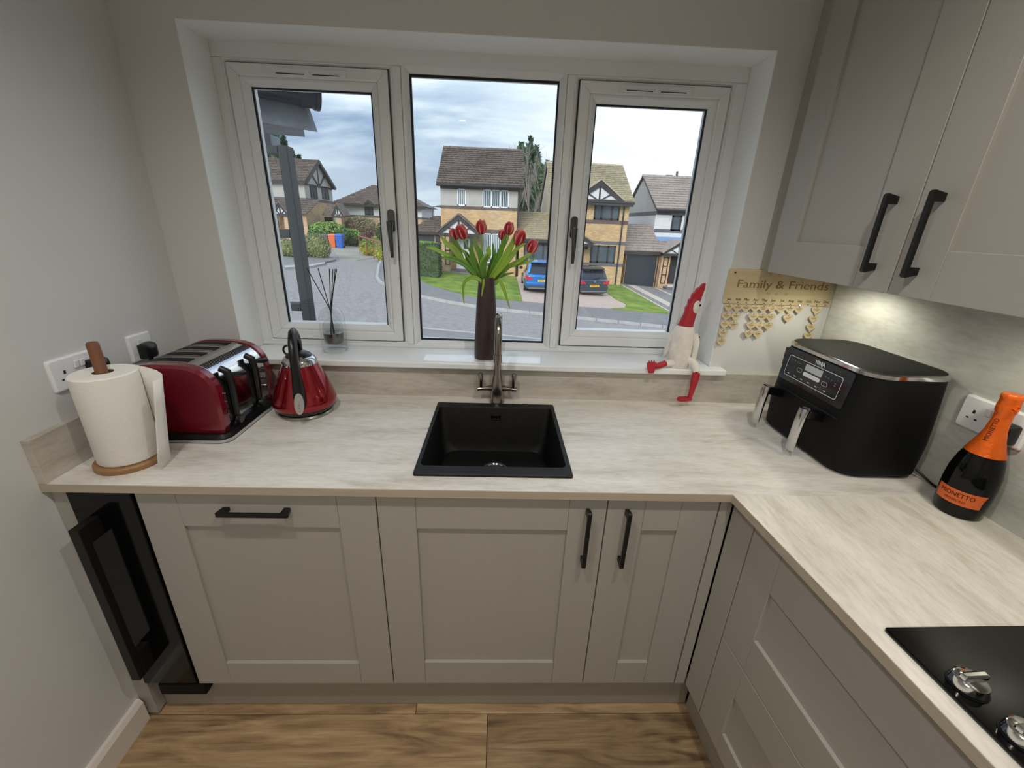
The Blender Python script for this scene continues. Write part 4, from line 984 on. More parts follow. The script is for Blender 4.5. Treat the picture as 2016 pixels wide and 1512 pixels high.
for yy in (-.241, -.272, -.303, -.334, -.367, -.402): fas(yy-.0045, yy+.0045, 1.0965, 1.0985, .0008, .0012, 'printed_icon', WINK, fa, th=.0006)
for yy, zz in ((-.240, 1.143), (-.252, 1.141), (-.264, 1.141), (-.276, 1.140), (-.388, 1.137), (-.400, 1.136), (-.412, 1.135), (-.428, 1.130), (-.428, 1.124)): fas(yy-.003, yy+.003, zz-.0010, zz+.0012, .0006, .0012, 'printed_icon', GINK, fa, th=.0005)
text('lettering', 'max', .012, WINK, rm, (1.2585, -.405, 1.186), (0, -1, 0), (0, 0, 1), sx=.8) if False else None
# side vent with ridges on the far-left shoulder
m = MB()
for k in range(7): m.box(1.285+k*.004, 1.287+k*.004, -.1530, -.1655, 1.10, 1.160)
m.build('side_vent', BPLAST, af)
# two chrome handles: bracket + drooping oval tube, open at the top
for yh in (-.236, -.420):
    m = MB(); m.X = Matrix.Identity(4)
    q = [(1.250, yh-.016, 1.036), (1.250, yh+.016, 1.036), (1.250, yh+.016, 1.012), (1.250, yh-.016, 1.012)]
    m.loft([q, [(1.215, yh-.0135, 1.046), (1.215, yh+.0135, 1.046), (1.215, yh+.0135, 1.020), (1.215, yh-.0135, 1.020)], [(1.195, yh-.0125, 1.050), (1.195, yh+.0125, 1.050), (1.195, yh+.0125, 1.022), (1.195, yh-.0125, 1.022)]])
    hh = m.build('handle_bracket', CHROMED, af, bevel=.002)
    def oval(cx, z, a, b, n=24, tilt=0): return [(cx+a*math.cos(2*PI*i/n), yh+b*math.sin(2*PI*i/n), z+tilt*math.cos(2*PI*i/n)) for i in range(n)]
    m = MB(); m.loft([oval(1.188, .915, .0085, .0155), oval(1.188, .925, .0095, .0165), oval(1.190, .98, .0105, .0165), oval(1.194, 1.030, .0125, .0160), oval(1.198, 1.049, .0135, .0155), oval(1.198, 1.0495, .0115, .0138), oval(1.197, 1.038, .0105, .0130)]); m.build('handle_grip', CHROME, hh, smooth=45)
# cable on the worktop behind it
m = MB(); m.tube([(1.486, -.520, .915), (1.495, -.545, .902), (1.496, -.565, .896), (1.492, -.60, .8955), (1.497, -.64, .8955)], .0034, 8); m.build('power_cable', BPLAST, af, smooth=60)

# ================================================================ BOTTLE
bc = (1.4515, -.672)
bt = thing('bottle', 'dark green sparkling wine bottle with an orange foil neck and orange label', 'bottle', (bc[0], bc[1], HT))
z = HT
m = MB(); m.lathe([(.0001, z+.004), (.034, z), (.0425, z+.004), (.0455, z+.02), (.0475, z+.055), (.0480, z+.085), (.0462, z+.118), (.0400, z+.150), (.0315, z+.176), (.0235, z+.200), (.0175, z+.225), (.0150, z+.250), (.0150, z+.290), (.0001, z+.292)], *bc, 56, cap=False); m.build('glass', BOTG, bt, smooth=50)
m = MB(); m.lathe([(.0360, z+.1655), (.0318, z+.1770), (.0240, z+.2008), (.0182, z+.226), (.0162, z+.250), (.0162, z+.268), (.0182, z+.272), (.0186, z+.284), (.0178, z+.300), (.0192, z+.303), (.0188, z+.311), (.0175, z+.3135), (.0001, z+.3145)], *bc, 48, cap=False); m.build('foil', ORANGE, bt, smooth=50)
m = MB(); m.tube([(bc[0]-.010, bc[1]-.016, z+.286), (bc[0]-.004, bc[1]-.021, z+.281), (bc[0]+.003, bc[1]-.020, z+.286), (bc[0]-.002, bc[1]-.019, z+.292)], .0016, 6); m.build('wire_loop', ORANGE, bt, smooth=60)
def cylpatch(prof, a0, a1, name, mt, par, n=20, slant=0):
    "patch on a surface of revolution; prof = [(r,z)...]"
    m = MB(); v = []; f = []; k = len(prof)
    for i in range(n+1):
        a = a0+(a1-a0)*i/n
        for j, (r, zz) in enumerate(prof):
            aa = a-(slant*(1-j/(k-1)) if i == n else 0)
            v.append((bc[0]+r*math.cos(aa), bc[1]+r*math.sin(aa), zz))
    for i in range(n):
        for j in range(k-1): f.append((i*k+j, (i+1)*k+j, (i+1)*k+j+1, i*k+j+1))
    m.add(v, f); return m.build(name, mt, par, smooth=70, recalc=False)
cylpatch([(.0467, z+.036), (.0478, z+.055), (.0483, z+.073)], math.radians(150), math.radians(268), 'label', ORLAB, bt, slant=.22)
# lettering wrapped round the bottle
def wrap_text(body, size, r, z0_, amid, name, sx=1.0, vertical=False, rprof=None):
    me = text_mesh(body, size, bold=False, sx=sx, depth=.0001); me.materials.clear(); me.materials.append(INK)
    for vv in me.vertices:
        x, y, dz_ = vv.co
        if vertical: zz = z0_+x; rr0 = rprof(zz)+.0006; a = amid-y/rr0
        else: zz = z0_+y; rr0 = r+.0004; a = amid+x/rr0
        vv.co = (bc[0]+rr0*math.cos(a), bc[1]+rr0*math.sin(a), zz)
    o = bpy.data.objects.new(name, me); COL.objects.link(o); o.parent = bt; o.matrix_parent_inverse = Matrix.Translation(-world_loc(bt)); return o
wrap_text('MIONETTO', .0150, .0482, z+.0605, math.radians(203), 'lettering', sx=.86)
wrap_text('PROSECCO', .0085, .0477, z+.0460, math.radians(203), 'lettering', sx=.9)
def foilr(zz):
    pr2 = [(.0360, z+.1655), (.0318, z+.1770), (.0240, z+.2008), (.0182, z+.226), (.0162, z+.250), (.0162, z+.268)]
    for (r0, a0), (r1, a1) in zip(pr2, pr2[1:]):
        if a0 <= zz <= a1: return r0+(r1-r0)*(zz-a0)/(a1-a0)
    return .0162 if zz > a1 else .036
wrap_text('MIONETTO', .0125, 0, z+.228, math.radians(196), 'lettering', sx=.85, vertical=True, rprof=foilr)

# ================================================================ OUTSIDE
def PXc(u, v, X):
    d = MC @ Vector(((u-1008)/FPX, 1, -(v-756)/FPX)); t = (X-CAM.x)/d.x
    return CAM + t*d
def GP_(u, v):
    d = MC @ Vector(((u-1008)/FPX, 1, -(v-756)/FPX)); n = Vector((.068, -.011, 1)); t = (-1.98-n.dot(CAM))/n.dot(d)
    return CAM + t*d
ASPH = mat('road_asphalt', rgb(152, 144, 140), .9, var=.22, vscale=9, bump=.6, bscale=18, stretch=(.6, 1, 1))
PAVE = mat('pavement_asphalt', rgb(134, 129, 126), .9, var=.12, vscale=3, bump=.3, bscale=30)
KERB = mat('kerb_concrete', rgb(176, 174, 170), .9, var=.12, vscale=5)
GRASS = mat('lawn_grass', rgb(74, 108, 26), .95, var=.3, vscale=1.3, col2=rgb(148, 164, 62), bump=.8, bscale=30)
GRAV = mat('pink_gravel', rgb(196, 172, 158), .95, var=.22, vscale=14, bump=1, bscale=30)
SLABG = mat('grey_drive_slab', rgb(140, 134, 130), .9, var=.14, vscale=2)
SLABP = mat('pale_drive_slab', rgb(206, 190, 170), .9, var=.08, vscale=2)
BUFF = brick_mat('buff_brick', rgb(224, 186, 130), rgb(200, 156, 102), rgb(186, 172, 150))
PINKB = brick_mat('pinkish_buff_brick', rgb(222, 184, 142), rgb(200, 158, 118), rgb(186, 170, 150))
REDB = brick_mat('dark_band_brick', rgb(98, 80, 80), rgb(120, 96, 92), rgb(110, 100, 98), bw=.08, bh=.6)
GREYB = mat('grey_brick_band', rgb(104, 102, 106), .9, var=.12, vscale=10)
REND = mat('pale_render', rgb(184, 180, 174), .9, var=.06, vscale=2.5)
RENDC = mat('cream_render', rgb(214, 204, 178), .9, var=.06, vscale=2.5)
WREND = mat('white_render', rgb(214, 213, 212), .85, var=.02)
TILEB = mat('brown_roof_tile', rgb(112, 100, 92), .9, var=.42, vscale=5)
TILEP = mat('pale_roof_tile', rgb(172, 160, 134), .9, var=.22, vscale=4)
TILEG = mat('grey_pink_roof_tile', rgb(166, 152, 142), .9, var=.2, vscale=4)
DTIM = mat('dark_stained_timber', rgb(52, 50, 54), .6, var=.1)
BTIM = mat('brown_trellis_timber', rgb(74, 48, 42), .7, var=.1)
WINW = mat('white_window_frame', rgb(236, 240, 244), .4, var=.01)
DGL = mat('dark_window_glass', rgb(78, 90, 98), .12, spec=.6, var=.35, vscale=.9)
BLIND = mat('pale_vertical_blind', rgb(206, 212, 212), .7, var=.02)
DOORD = mat('dark_garage_door', rgb(46, 54, 64), .45, var=.04)
CONIF = mat('conifer_foliage', rgb(64, 92, 66), .9, var=.35, vscale=.9)
CONIF2 = mat('conifer_foliage_light', rgb(92, 124, 84), .9, var=.3, vscale=.9)
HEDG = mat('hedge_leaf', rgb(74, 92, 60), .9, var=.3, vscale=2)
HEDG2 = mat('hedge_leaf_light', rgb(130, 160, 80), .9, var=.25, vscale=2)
SHRB = mat('olive_shrub_leaf', rgb(140, 144, 98), .9, var=.3, vscale=2)
SHRY = mat('yellow_shrub_leaf', rgb(170, 172, 74), .9, var=.25, vscale=2)
TWIG = mat('bare_twig', rgb(150, 140, 132), .9, var=.2, vscale=4)
TWIGR = mat('reddish_twig', rgb(140, 106, 98), .9, var=.2, vscale=4)

# ---- ground: one gently falling surface, kerbs and lawns laid on it
def slab(name, pts, lift, th, mt, kind='structure', label=None, cat=None):
    n = len(pts); m = MB()
    m.add([(x, y, GZ(x, y)+lift-th) for x, y in pts]+[(x, y, GZ(x, y)+lift) for x, y in pts],
          [tuple(range(n-1, -1, -1)), tuple(range(n, 2*n))]+[(i, (i+1) % n, (i+1) % n+n, i+n) for i in range(n)])
    o = m.build(name, mt); o['kind'] = kind; return o
slab('road', [(-60, .5), (60, .5), (60, 60), (-60, 60)], 0, .2, ASPH)
slab('distant_ground', [(-160, 60), (160, 60), (160, 170), (-160, 170)], 0, .2, mat('distant_green', rgb(120, 140, 110), .95, var=.2, vscale=.05))
KL = [(-8.2, 30), (-7.3, 25.5), (-6.09, 20.63), (-5.6, 19.35), (-5.01, 18.43), (-4.1, 17.4), (-3.12, 16.68), (-1.89, 16.05), (-.59, 15.63), (.66, 15.50), (3.4, 15.40), (7.1, 15.30), (13, 15.2), (24, 15.1)]
slab('pavement', KL+[(24, 45), (-8.2, 45)], .09, .3, PAVE)
kb = thing('kerb_far', None, None, (0, 15.5, -1.8), kind='structure')
def offs(pl, d):
    r = []
    for i, p in enumerate(pl):
        a = Vector(pl[max(i-1, 0)]); b = Vector(pl[min(i+1, len(pl)-1)]); t = (b-a).normalized(); r.append((p[0]-t.y*d, p[1]+t.x*d))
    return r
KO = offs(KL, -.01); KI = offs(KL, .13)
def seglen(a, b): return math.hypot(a[0]-b[0], a[1]-b[1])
for i in range(len(KL)-1):
    L = seglen(KL[i], KL[i+1]); n = max(1, int(L/.9))
    for k in range(n):
        a = k/n; b = (k+1)/n-.012
        def lp(A, t): return (A[i][0]+(A[i+1][0]-A[i][0])*t, A[i][1]+(A[i+1][1]-A[i][1])*t)
        q = [lp(KO, a), lp(KO, b), lp(KI, b), lp(KI, a)]
        m = MB(); m.add([(x, y, GZ(x, y)-.05) for x, y in q]+[(x, y, GZ(x, y)+.105) for x, y in q], [(3, 2, 1, 0), (4, 5, 6, 7), (0, 1, 5, 4), (1, 2, 6, 5), (2, 3, 7, 6), (3, 0, 4, 7)]); m.build('kerb_stone', KERB, kb)
slab('near_pavement', [(-2.6, 2.2), (12, 2.2), (12, 11.45), (1.8, 11.45), (-.5, 11.42), (-2.0, 11.38), (-2.5, 11.1), (-2.6, 10.4)], .07, .2, PAVE)
slab('near_kerb', [(-2.6, 10.4), (-2.5, 11.1), (-2.0, 11.38), (-.5, 11.42), (12, 11.45), (12, 11.55), (-.5, 11.52), (-2.05, 11.48), (-2.58, 11.2), (-2.7, 10.4)], .085, .2, KERB)
slab('lawn', [(-4.6, 26.2), (-4.35, 22.2), (-4.09, 21.34), (-3.2, 19.8), (-2.21, 18.7), (-1.3, 17.95), (-.46, 17.5), (.4, 17.62), (1.34, 17.75), (1.34, 26.2)], .125, .2, GRASS)
slab('gravel_drive', [(1.36, 17.75), (3.8, 17.8), (5.6, 18.1), (6.45, 18.7), (6.75, 19.6), (6.55, 20.8), (6.6, 27.1), (1.36, 27.1)], .12, .2, GRAV)
slab('lawn_right', [(5.62, 18.05), (8.6, 18.25), (8.66, 27.4), (6.62, 27.4), (6.57, 20.8), (6.77, 19.6), (6.47, 18.66)], .128, .2, GRASS)
sd_ = thing('slab_drive', None, None, (11, 23, -2.3), kind='structure')
for x0_, x1_, mt in ((8.68, 8.82, SLABP), (8.84, 9.24, SLABG), (9.26, 9.86, SLABP), (9.88, 11.15, SLABG), (11.17, 11.40, SLABP), (11.42, 12.4, SLABG)):
    for k in range(6):
        ya = 18.25+k*1.65; yb = ya+1.62
        q = [(x0_, ya), (x1_, ya), (x1_, yb), (x0_, yb)]
        m = MB(); m.add([(x, y, GZ(x, y)+.02) for x, y in q]+[(x, y, GZ(x, y)+.125) for x, y in q], [(3, 2, 1, 0), (4, 5, 6, 7), (0, 1, 5, 4), (1, 2, 6, 5), (2, 3, 7, 6), (3, 0, 4, 7)]); m.build('slab', mt, sd_)
slab('lawn_far_right', [(12.45, 18.3), (16, 18.4), (16, 27.5), (12.45, 27.5)], .128, .2, GRASS)
slab('garden_path', [(-4.6, 25.0), (.2, 25.0), (.2, 26.3), (-4.6, 26.3)], .15, .2, SLABG)
slab('left_pavement', [tuple(GP_(u, v)[:2]) for u, v in ((500, 530), (560, 527), (612, 525), (662, 514), (640, 503), (560, 500), (500, 505))], .10, .2, PAVE)
slab('left_kerb', [tuple(GP_(u, v)[:2]) for u, v in ((500, 534), (560, 531), (612, 528), (640, 522), (640, 519.5), (612, 524.5), (560, 526.5), (500, 529))], .11, .2, KERB)
slab('left_verge', [tuple(GP_(u, v)[:2]) for u, v in ((700, 484), (745, 505), (762, 518), (790, 520), (790, 470), (700, 470))], .12, .2, GRASS)
slab('left_drive', [tuple(GP_(u, v)[:2]) for u, v in ((652, 486), (690, 482), (742, 507), (700, 514), (668, 512))], .02, .1, mat('mossy_drive', rgb(158, 152, 138), .95, var=.15, vscale=.6))

# ---- foliage
def leaves(name, mt, par, c, r, n, size, box_=False, zmin=None):
    m = MB(); v = []; f = []
    for i in range(n):
        while True:
            p = Vector((random.uniform(-1, 1), random.uniform(-1, 1), random.uniform(-1, 1)))
            if box_: 
                k = random.randrange(3); p[k] = random.choice((-1, 1))*random.uniform(.9, 1); break
            if .05 < p.length < 1: p = p.normalized()*random.uniform(.72, 1.0); break
        q = Vector((c[0]+p.x*r[0], c[1]+p.y*r[1], c[2]+p.z*r[2]))
        if zmin is not None and q.z < zmin: q.z = zmin+random.random()*.3
        a = Vector([random.gauss(0, 1) for _ in range(3)]).normalized(); b = a.orthogonal().normalized()*size*random.uniform(.5, 1.2); a = a*size*random.uniform(.5, 1.2)
        k = len(v); v += [tuple(q-a*.5), tuple(q+b*.35), tuple(q+a*.5), tuple(q-b*.35)]; f.append((k, k+1, k+2, k+3))
    m.add(v, f); return m.build(name, mt, par, kind='stuff', recalc=False)
def shrub(name, label, cat, c, r, n, size, m1, m2=None, box_=False, core=None, group=None):
    g = GZ(c[0], c[1]); t = thing(name, label, cat, (c[0], c[1], g), group)
    m = MB()
    if box_: m.box(c[0]-r[0]*.93, c[0]+r[0]*.93, c[1]-r[1]*.93, c[1]+r[1]*.93, g, c[2]+r[2]*.93)
    else: m.ball(c, r[0]*.8, r[1]*.8, r[2]*.8, 16, 10)
    if core is not False: m.build('inner_growth', core or m1, t)
    leaves('foliage', m1, t, c, r, n, size, box_, g)
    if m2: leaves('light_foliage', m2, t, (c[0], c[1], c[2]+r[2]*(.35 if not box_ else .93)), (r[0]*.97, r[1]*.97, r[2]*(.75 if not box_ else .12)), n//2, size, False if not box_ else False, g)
    return t
def bare(name, label, c, h, w, mt, seedn, n0=9, thick=.16, spread=.30, up_=1.0, cat='tree'):
    rnd = random.Random(seedn); g = GZ(c[0], c[1]); t = thing(name, label, cat, (c[0], c[1], g))
    m = MB()
    def br(p, d, L, r, lev):
        pts = [p]; q = p
        for i in range(4):
            d = (d+Vector((rnd.gauss(0, .10), rnd.gauss(0, .10), rnd.gauss(.05, .05)))).normalized(); q = q+d*L/4; pts.append(q)
        m.tube(pts, [r, r*.85, r*.7, r*.55, r*.35], 4 if lev > 1 else 6)
        if lev < 4:
            for k in range(4 if lev else n0):
                s = rnd.uniform(.25, 1.0); idx = min(3, int(s*4)); b = pts[idx].lerp(pts[idx+1], s*4-idx if s < 1 else 1)
                nd = (d*up_+Vector((rnd.gauss(0, spread+.1), rnd.gauss(0, spread+.1), rnd.uniform(.0, .5)))).normalized()
                br(b, nd, L*rnd.uniform(.42, .62), r*.5, lev+1)
    for k in range(3 if w > 1 else 1):
        br(Vector((c[0]+(k-1)*w*.28, c[1], g)), Vector((rnd.gauss(0, .05), 0, 1)), h*rnd.uniform(.55, .68), thick, 0)
    m.build('branches', mt, t, kind='stuff', recalc=False); return t
def conifer(label, c, h, w, mts, seedn, spires=9, group=None):
    rnd = random.Random(seedn); g = GZ(c[0], c[1]); t = thing('conifer', label, 'tree', (c[0], c[1], g), group)
    m = MB(); m.tube([(c[0], c[1], g), (c[0], c[1], g+h*.85)], [.35, .12], 8); m.build('trunk', TWIG, t)
    for mi, mt in enumerate(mts):
        m = MB(); v = []; f = []
        for s in range(spires):
            sx_ = c[0]+rnd.uniform(-w*.85, w*.85); sy = c[1]+rnd.uniform(-w, w)*.6
            top = g+h*(1-.55*(abs(sx_-c[0])/w)**1.6)*rnd.uniform(.84, 1.0); bot = g+h*.22
            for i in range(480):
                k = rnd.random(); zz = top-(top-bot)*k; rad = (.16+1.1*k**.8)*rnd.random()**.5; a = rnd.uniform(0, 2*PI)
                q = Vector((sx_+rad*math.cos(a), sy+rad*math.sin(a), zz-.25*rad))
                d = Vector((math.cos(a), math.sin(a), rnd.uniform(.3, 1.2))).normalized()*rnd.uniform(.30, .70); o_ = d.orthogonal().normalized()*.13
                b = len(v); v += [tuple(q-d*.5), tuple(q+o_), tuple(q+d*.5), tuple(q-o_)]; f.append((b, b+1, b+2, b+3))
        m.add(v, f); m.build('foliage', mt, t, kind='stuff', recalc=False)
    return t
# ---- houses
def tiled_slope(par, x0, x1, y0, z0, y1, z1, rows, cols, mt, th=.05, xa=None, xb=None, name='roof_tiles'):
    "tile courses on a slope; y0,z0 = eave, y1,z1 = ridge; xa/xb = x limits at the ridge (hips)"
    xa = x0 if xa is None else xa; xb = x1 if xb is None else xb
    m = MB(); sl_ = Vector((0, y1-y0, z1-z0)); L = sl_.length; d = sl_/L; nrm = Vector((0, -d.z, d.y))
    if nrm.z < 0: nrm = -nrm
    for r in range(rows):
        a = r/rows; b = min(1, (r+1.25)/rows)
        lx = x0+(xa-x0)*a; rx = x1+(xb-x1)*a; lx2 = x0+(xa-x0)*b; rx2 = x1+(xb-x1)*b
        w = (x1-x0)/cols; off = (r % 2)*w*.5; nn = int((rx-lx)/w)+2
        for c in range(nn):
            xs = lx+c*w-off; xe = xs+w*.93
            xs_, xe_ = max(xs, lx), min(xe, rx)
            if xe_-xs_ < .03: continue
            xs2, xe2 = max(xs, lx2), min(xe, rx2)
            if xe2 <= xs2: xe2 = xs2+.005
            j = random.uniform(-.008, .012)
            p0 = Vector((0, y0, z0))+d*(a*L); p1 = Vector((0, y0, z0))+d*(b*L)
            lo = p0+nrm*(th+j+.055); li = p0+nrm*(-.01); hi = p1+nrm*.012
            m.add([(xs_, li.y, li.z), (xe_, li.y, li.z), (xe_, lo.y, lo.z), (xs_, lo.y, lo.z), (xs2, hi.y, hi.z), (xe2, hi.y, hi.z)],
                  [(0, 1, 2, 3), (3, 2, 5, 4), (0, 3, 4), (1, 5, 2)])
    return m.build(name, mt, par, kind='stuff', recalc=False)
def gable_roof(par, x0, x1, yf, zf, yr, zr, yb, mt, rows, cols, barge=DTIM, th=.12):
    "ridge along x"
    d = .02
    m = MB(); m.prism([(yf, zf-.03), (yr, zr-.03), (yb, zf-.03), (yb, zf-.03-th), (yr, zr-.03-th*1.2), (yf, zf-.03-th)], x0+.05, x1-.05, 'x'); m.build('roof_deck', barge, par)
    tiled_slope(par, x0, x1, yf, zf, yr, zr, rows, cols, mt)
    m = MB(); m.prism([(yr, zr-.02), (yb, zf-.02), (yb, zf+.04), (yr, zr+.04)], x0, x1, 'x'); m.build('rear_slope', mt, par)
    m = MB(); n = max(2, int((x1-x0)/.45))
    for k in range(n):
        a = x0+(x1-x0)*k/n; b = x0+(x1-x0)*(k+.96)/n; m.prism([(yr-.13, zr-.02), (yr-.07, zr+.09), (yr+.07, zr+.09), (yr+.13, zr-.02)], a, b, 'x')
    m.build('ridge_tiles', mt, par)
    m = MB(); m.tube([(x0, yf-.06, zf-.07), (x1, yf-.06, zf-.07)], .07, 8); m.build('gutter', DTIM, par)
def fbox(u0, v0, u1, v1, Y, y0, y1):
    um, vm = (u0+u1)/2, (v0+v1)/2
    return (P(u0, vm, Y).x, P(u1, vm, Y).x, Y+y0, Y+y1, P(um, v1, Y).z, P(um, v0, Y).z)
def fwin(par, u0, v0, u1, v1, Y, splits, fm, blinds=True, fr=.06, name='window'):
    x0, x1, a, b, z0, z1 = fbox(u0, v0, u1, v1, Y, -.04, .06)
    m = MB(); m.box(x0, x1, a, b, z0, z0+fr*1.1); m.box(x0, x1, a, b, z1-fr, z1); m.box(x0, x0+fr, a, b, z0, z1); m.box(x1-fr, x1, a, b, z0, z1)
    for s_ in splits: xm = x0+(x1-x0)*s_; m.box(xm-fr*.6, xm+fr*.6, a, b, z0, z1)
    w = m.build(name, fm, par)
    ed = [x0+fr]+[x0+(x1-x0)*s_ for s_ in splits]+[x1-fr]
    for e0, e1 in zip(ed, ed[1:]): MB().box(e0, e1, Y-.005, Y+.005, z0+fr, z1-fr).build('pane', DGL, w)
    if blinds:
        m = MB(); k = x0+fr+.04
        while k < x1-fr-.05: m.box(k, k+.045, Y-.016, Y-.008, z0+fr+.01, z1-fr-.01); k += .115
        m.build('vertical_blind', BLIND, w)
    return w
def gable_front(par, ua, va, ul, vl, ur, vr, Y, depth, infill=WREND, bw=.16, timbers=True, tile=TILEB):
    "small gable: apex (ua,va), feet (ul,vl),(ur,vr) in the photo at depth Y; runs back by depth"
    A = P(ua, va, Y); Lp = P(ul, vl, Y); Rp = P(ur, vr, Y); zb = (Lp.z+Rp.z)/2
    cx = (Lp.x+Rp.x)/2; hw = (Rp.x-Lp.x)/2; H = A.z-zb
    m = MB(); m.prism([(cx-hw*.86, zb), (cx+hw*.86, zb), (cx, zb+H*.86)], Y+.06, Y+.14, 'y'); m.build('gable_infill', infill, par)
    t = .10
    for sg in (-1, 1):
        nx, nz = H*sg, hw; l = math.hypot(nx, nz); nx, nz = nx/l*t, nz/l*t
        m = MB(); m.prism([(cx+sg*hw*1.02, zb-.02), (cx, A.z), (cx, A.z-bw*1.5), (cx+sg*(hw-bw*1.2), zb-.02)], Y-.03, Y+.10, 'y'); m.build('barge_board', DTIM, par)
        m = MB(); m.prism([(cx+sg*hw*1.05, zb), (cx, A.z+.03), (cx+nx*0, A.z+.03+t), (cx+sg*hw*1.05+nx, zb+nz)], Y-.06, Y+depth, 'y'); m.build('gable_slope', tile, par)
    if timbers:
        m = MB(); m.box(cx-.05, cx+.05, Y+.02, Y+.10, zb, A.z-bw)
        for sg in (-1, 1):
            m.prism([(cx+sg*.04, zb), (cx+sg*.16, zb), (cx+sg*hw*.60, zb+H*.34), (cx+sg*hw*.52, zb+H*.38)], Y+.02, Y+.10, 'y')
        m.build('gable_timbers', DTIM, par)
    x_ = (cx-hw*1.0, cx+hw*1.0)
    MB().box(x_[0], x_[1], Y-.02, Y+.12, zb-.16, zb).build('tie_beam', DTIM, par)
    return cx, hw, zb
def trellis(par, u0, v0, u1, v1, Y, rungs=3):
    x0, x1, a, b, z0, z1 = fbox(u0, v0, u1, v1, Y, -.05, .0); w = .05
    m = MB(); m.box(x0, x0+w, a, b, z0, z1); m.box(x1-w, x1, a, b, z0, z1)
    for k in range(rungs+2): zz = z0+(z1-z0-w)*k/(rungs+1); m.box(x0, x1, a, b, zz, zz+w)
    m.build('ladder_trellis', BTIM, par)

# central house
Y0 = 26.3
h1 = thing('house', 'narrow house straight across the road, brown tiled roof, white windows and porch', 'house', (-.9, Y0, -1.7))
xa, xb = P(868.5, 440, Y0).x, P(1020.5, 440, Y0).x
zg = -2.6
def zz_(v, Y=Y0, u=945): return P(u, v, Y).z
def storey(par, name, mt, x0, x1, y0, y1, z0, z1): return MB().box(x0, x1, y0, y1, z0, z1).build(name, mt, par)
storey(h1, 'brick_wall', BUFF, xa, xb, Y0, Y0+7, zg, zz_(412.5))
storey(h1, 'band_course', REDB, xa-.02, xb+.02, Y0-.03, Y0+7, zz_(412.5), zz_(407))
storey(h1, 'render_wall', REND, xa, xb, Y0, Y0+7, zz_(407), zz_(374))
storey(h1, 'frieze', REDB, xa-.01, xb+.01, Y0-.02, Y0+7, zz_(374), zz_(365))
yr_ = Y0+3.4
gable_roof(h1, P(859, 366, Y0-.35).x, P(1032, 372, Y0-.35).x, Y0-.35, zz_(364, Y0-.35), yr_, P(949, 293.5, yr_).z, Y0+7.2, TILEB, 17, 26)
m = MB(); m.prism([(Y0+.1, zz_(366)), (yr_, P(949, 296, yr_).z), (Y0+6.9, zz_(366))], xa+.02, xb-.02, 'x'); m.build('gable_wall', REND, h1)
for u_s in (898, 948): pass
fwin(h1, 900.5, 371.5, 917, 405, Y0, [], WINW); fwin(h1, 950, 374, 1002, 409, Y0, [.34, .67], WINW); fwin(h1, 949, 460, 986, 518, Y0, [.5], WINW)
MB().box(*fbox(947, 452, 988, 460, Y0, -.03, .02)).build('lintel', REDB, h1); MB().box(*fbox(947, 518, 988, 523, Y0, -.06, .02)).build('window_sill', GREYB, h1)
m = MB(); xd = P(1019, 440, Y0).x; m.tube([(xd, Y0-.07, zz_(374)), (xd, Y0-.07, zz_(545))], .045, 8); m.build('downpipe', DTIM, h1)
YP = Y0-1.2
cx_, hw_, zb_ = gable_front(h1, 900.5, 424, 862, 457, 944, 462, YP, 1.25)
MB().box(*fbox(868, 463, 885, 546, YP, .05, 1.2)).build('porch_pier', PINKB, h1)
MB().box(*fbox(925, 468, 931, 540, YP, .05, .17)).build('porch_post', DTIM, h1)
trellis(h1, 876, 463, 886.5, 521, YP+.04, 3)
MB().box(*fbox(899, 470, 925, 533, Y0, -.06, .02)).build('front_door', WINW, h1); MB().box(*fbox(913, 472, 922, 490, Y0, -.08, -.05)).build('door_glass', DGL, h1)
MB().box(*fbox(896, 531, 930, 538, Y0-.6, -.2, .6)).build('door_step', GREYB, h1)
# garage left of it
g1 = thing('garage', 'small hipped garage with a dark door left of the narrow house', 'garage', (-4.2, Y0+.8, -1.5))
Yg = Y0+.9
x0_, x1_ = P(806, 465, Yg).x, xa-.03
storey(g1, 'brick_wall', PINKB, x0_, x1_, Yg, Yg+4.2, -2.4, P(850, 460, Yg).z)
MB().box(*fbox(816, 463, 855, 500, Yg, -.05, .02)).build('garage_door', DOORD, g1)
MB().box(*fbox(806, 456.5, 868, 461.5, Yg-.3, -.02, .05)).build('fascia', DTIM, g1)
yrg = Yg+2.2; tiled_slope(g1, P(803, 458, Yg-.3).x, x1_, Yg-.3, P(840, 457, Yg-.3).z, yrg, P(860, 425, yrg).z, 9, 13, TILEB, xa=P(858, 425, yrg).x)
m = MB(); q0 = (P(803, 458, Yg-.3).x, Yg-.3, P(840, 458, Yg-.3).z); q1 = (P(858, 425, yrg).x, yrg, P(860, 426, yrg).z); q2 = (q0[0], Yg+4.5, q0[2]); m.add([q0, q1, q2, (x1_, yrg, q1[2]), (x1_, Yg+4.5, q0[2])], [(0, 2, 1), (2, 4, 3, 1)]); m.build('hip_slope', TILEB, g1)
MB().box(*fbox(858, 462, 866, 520, Yg-.1, -.06, .04)).build('corner_post', DTIM, g1)

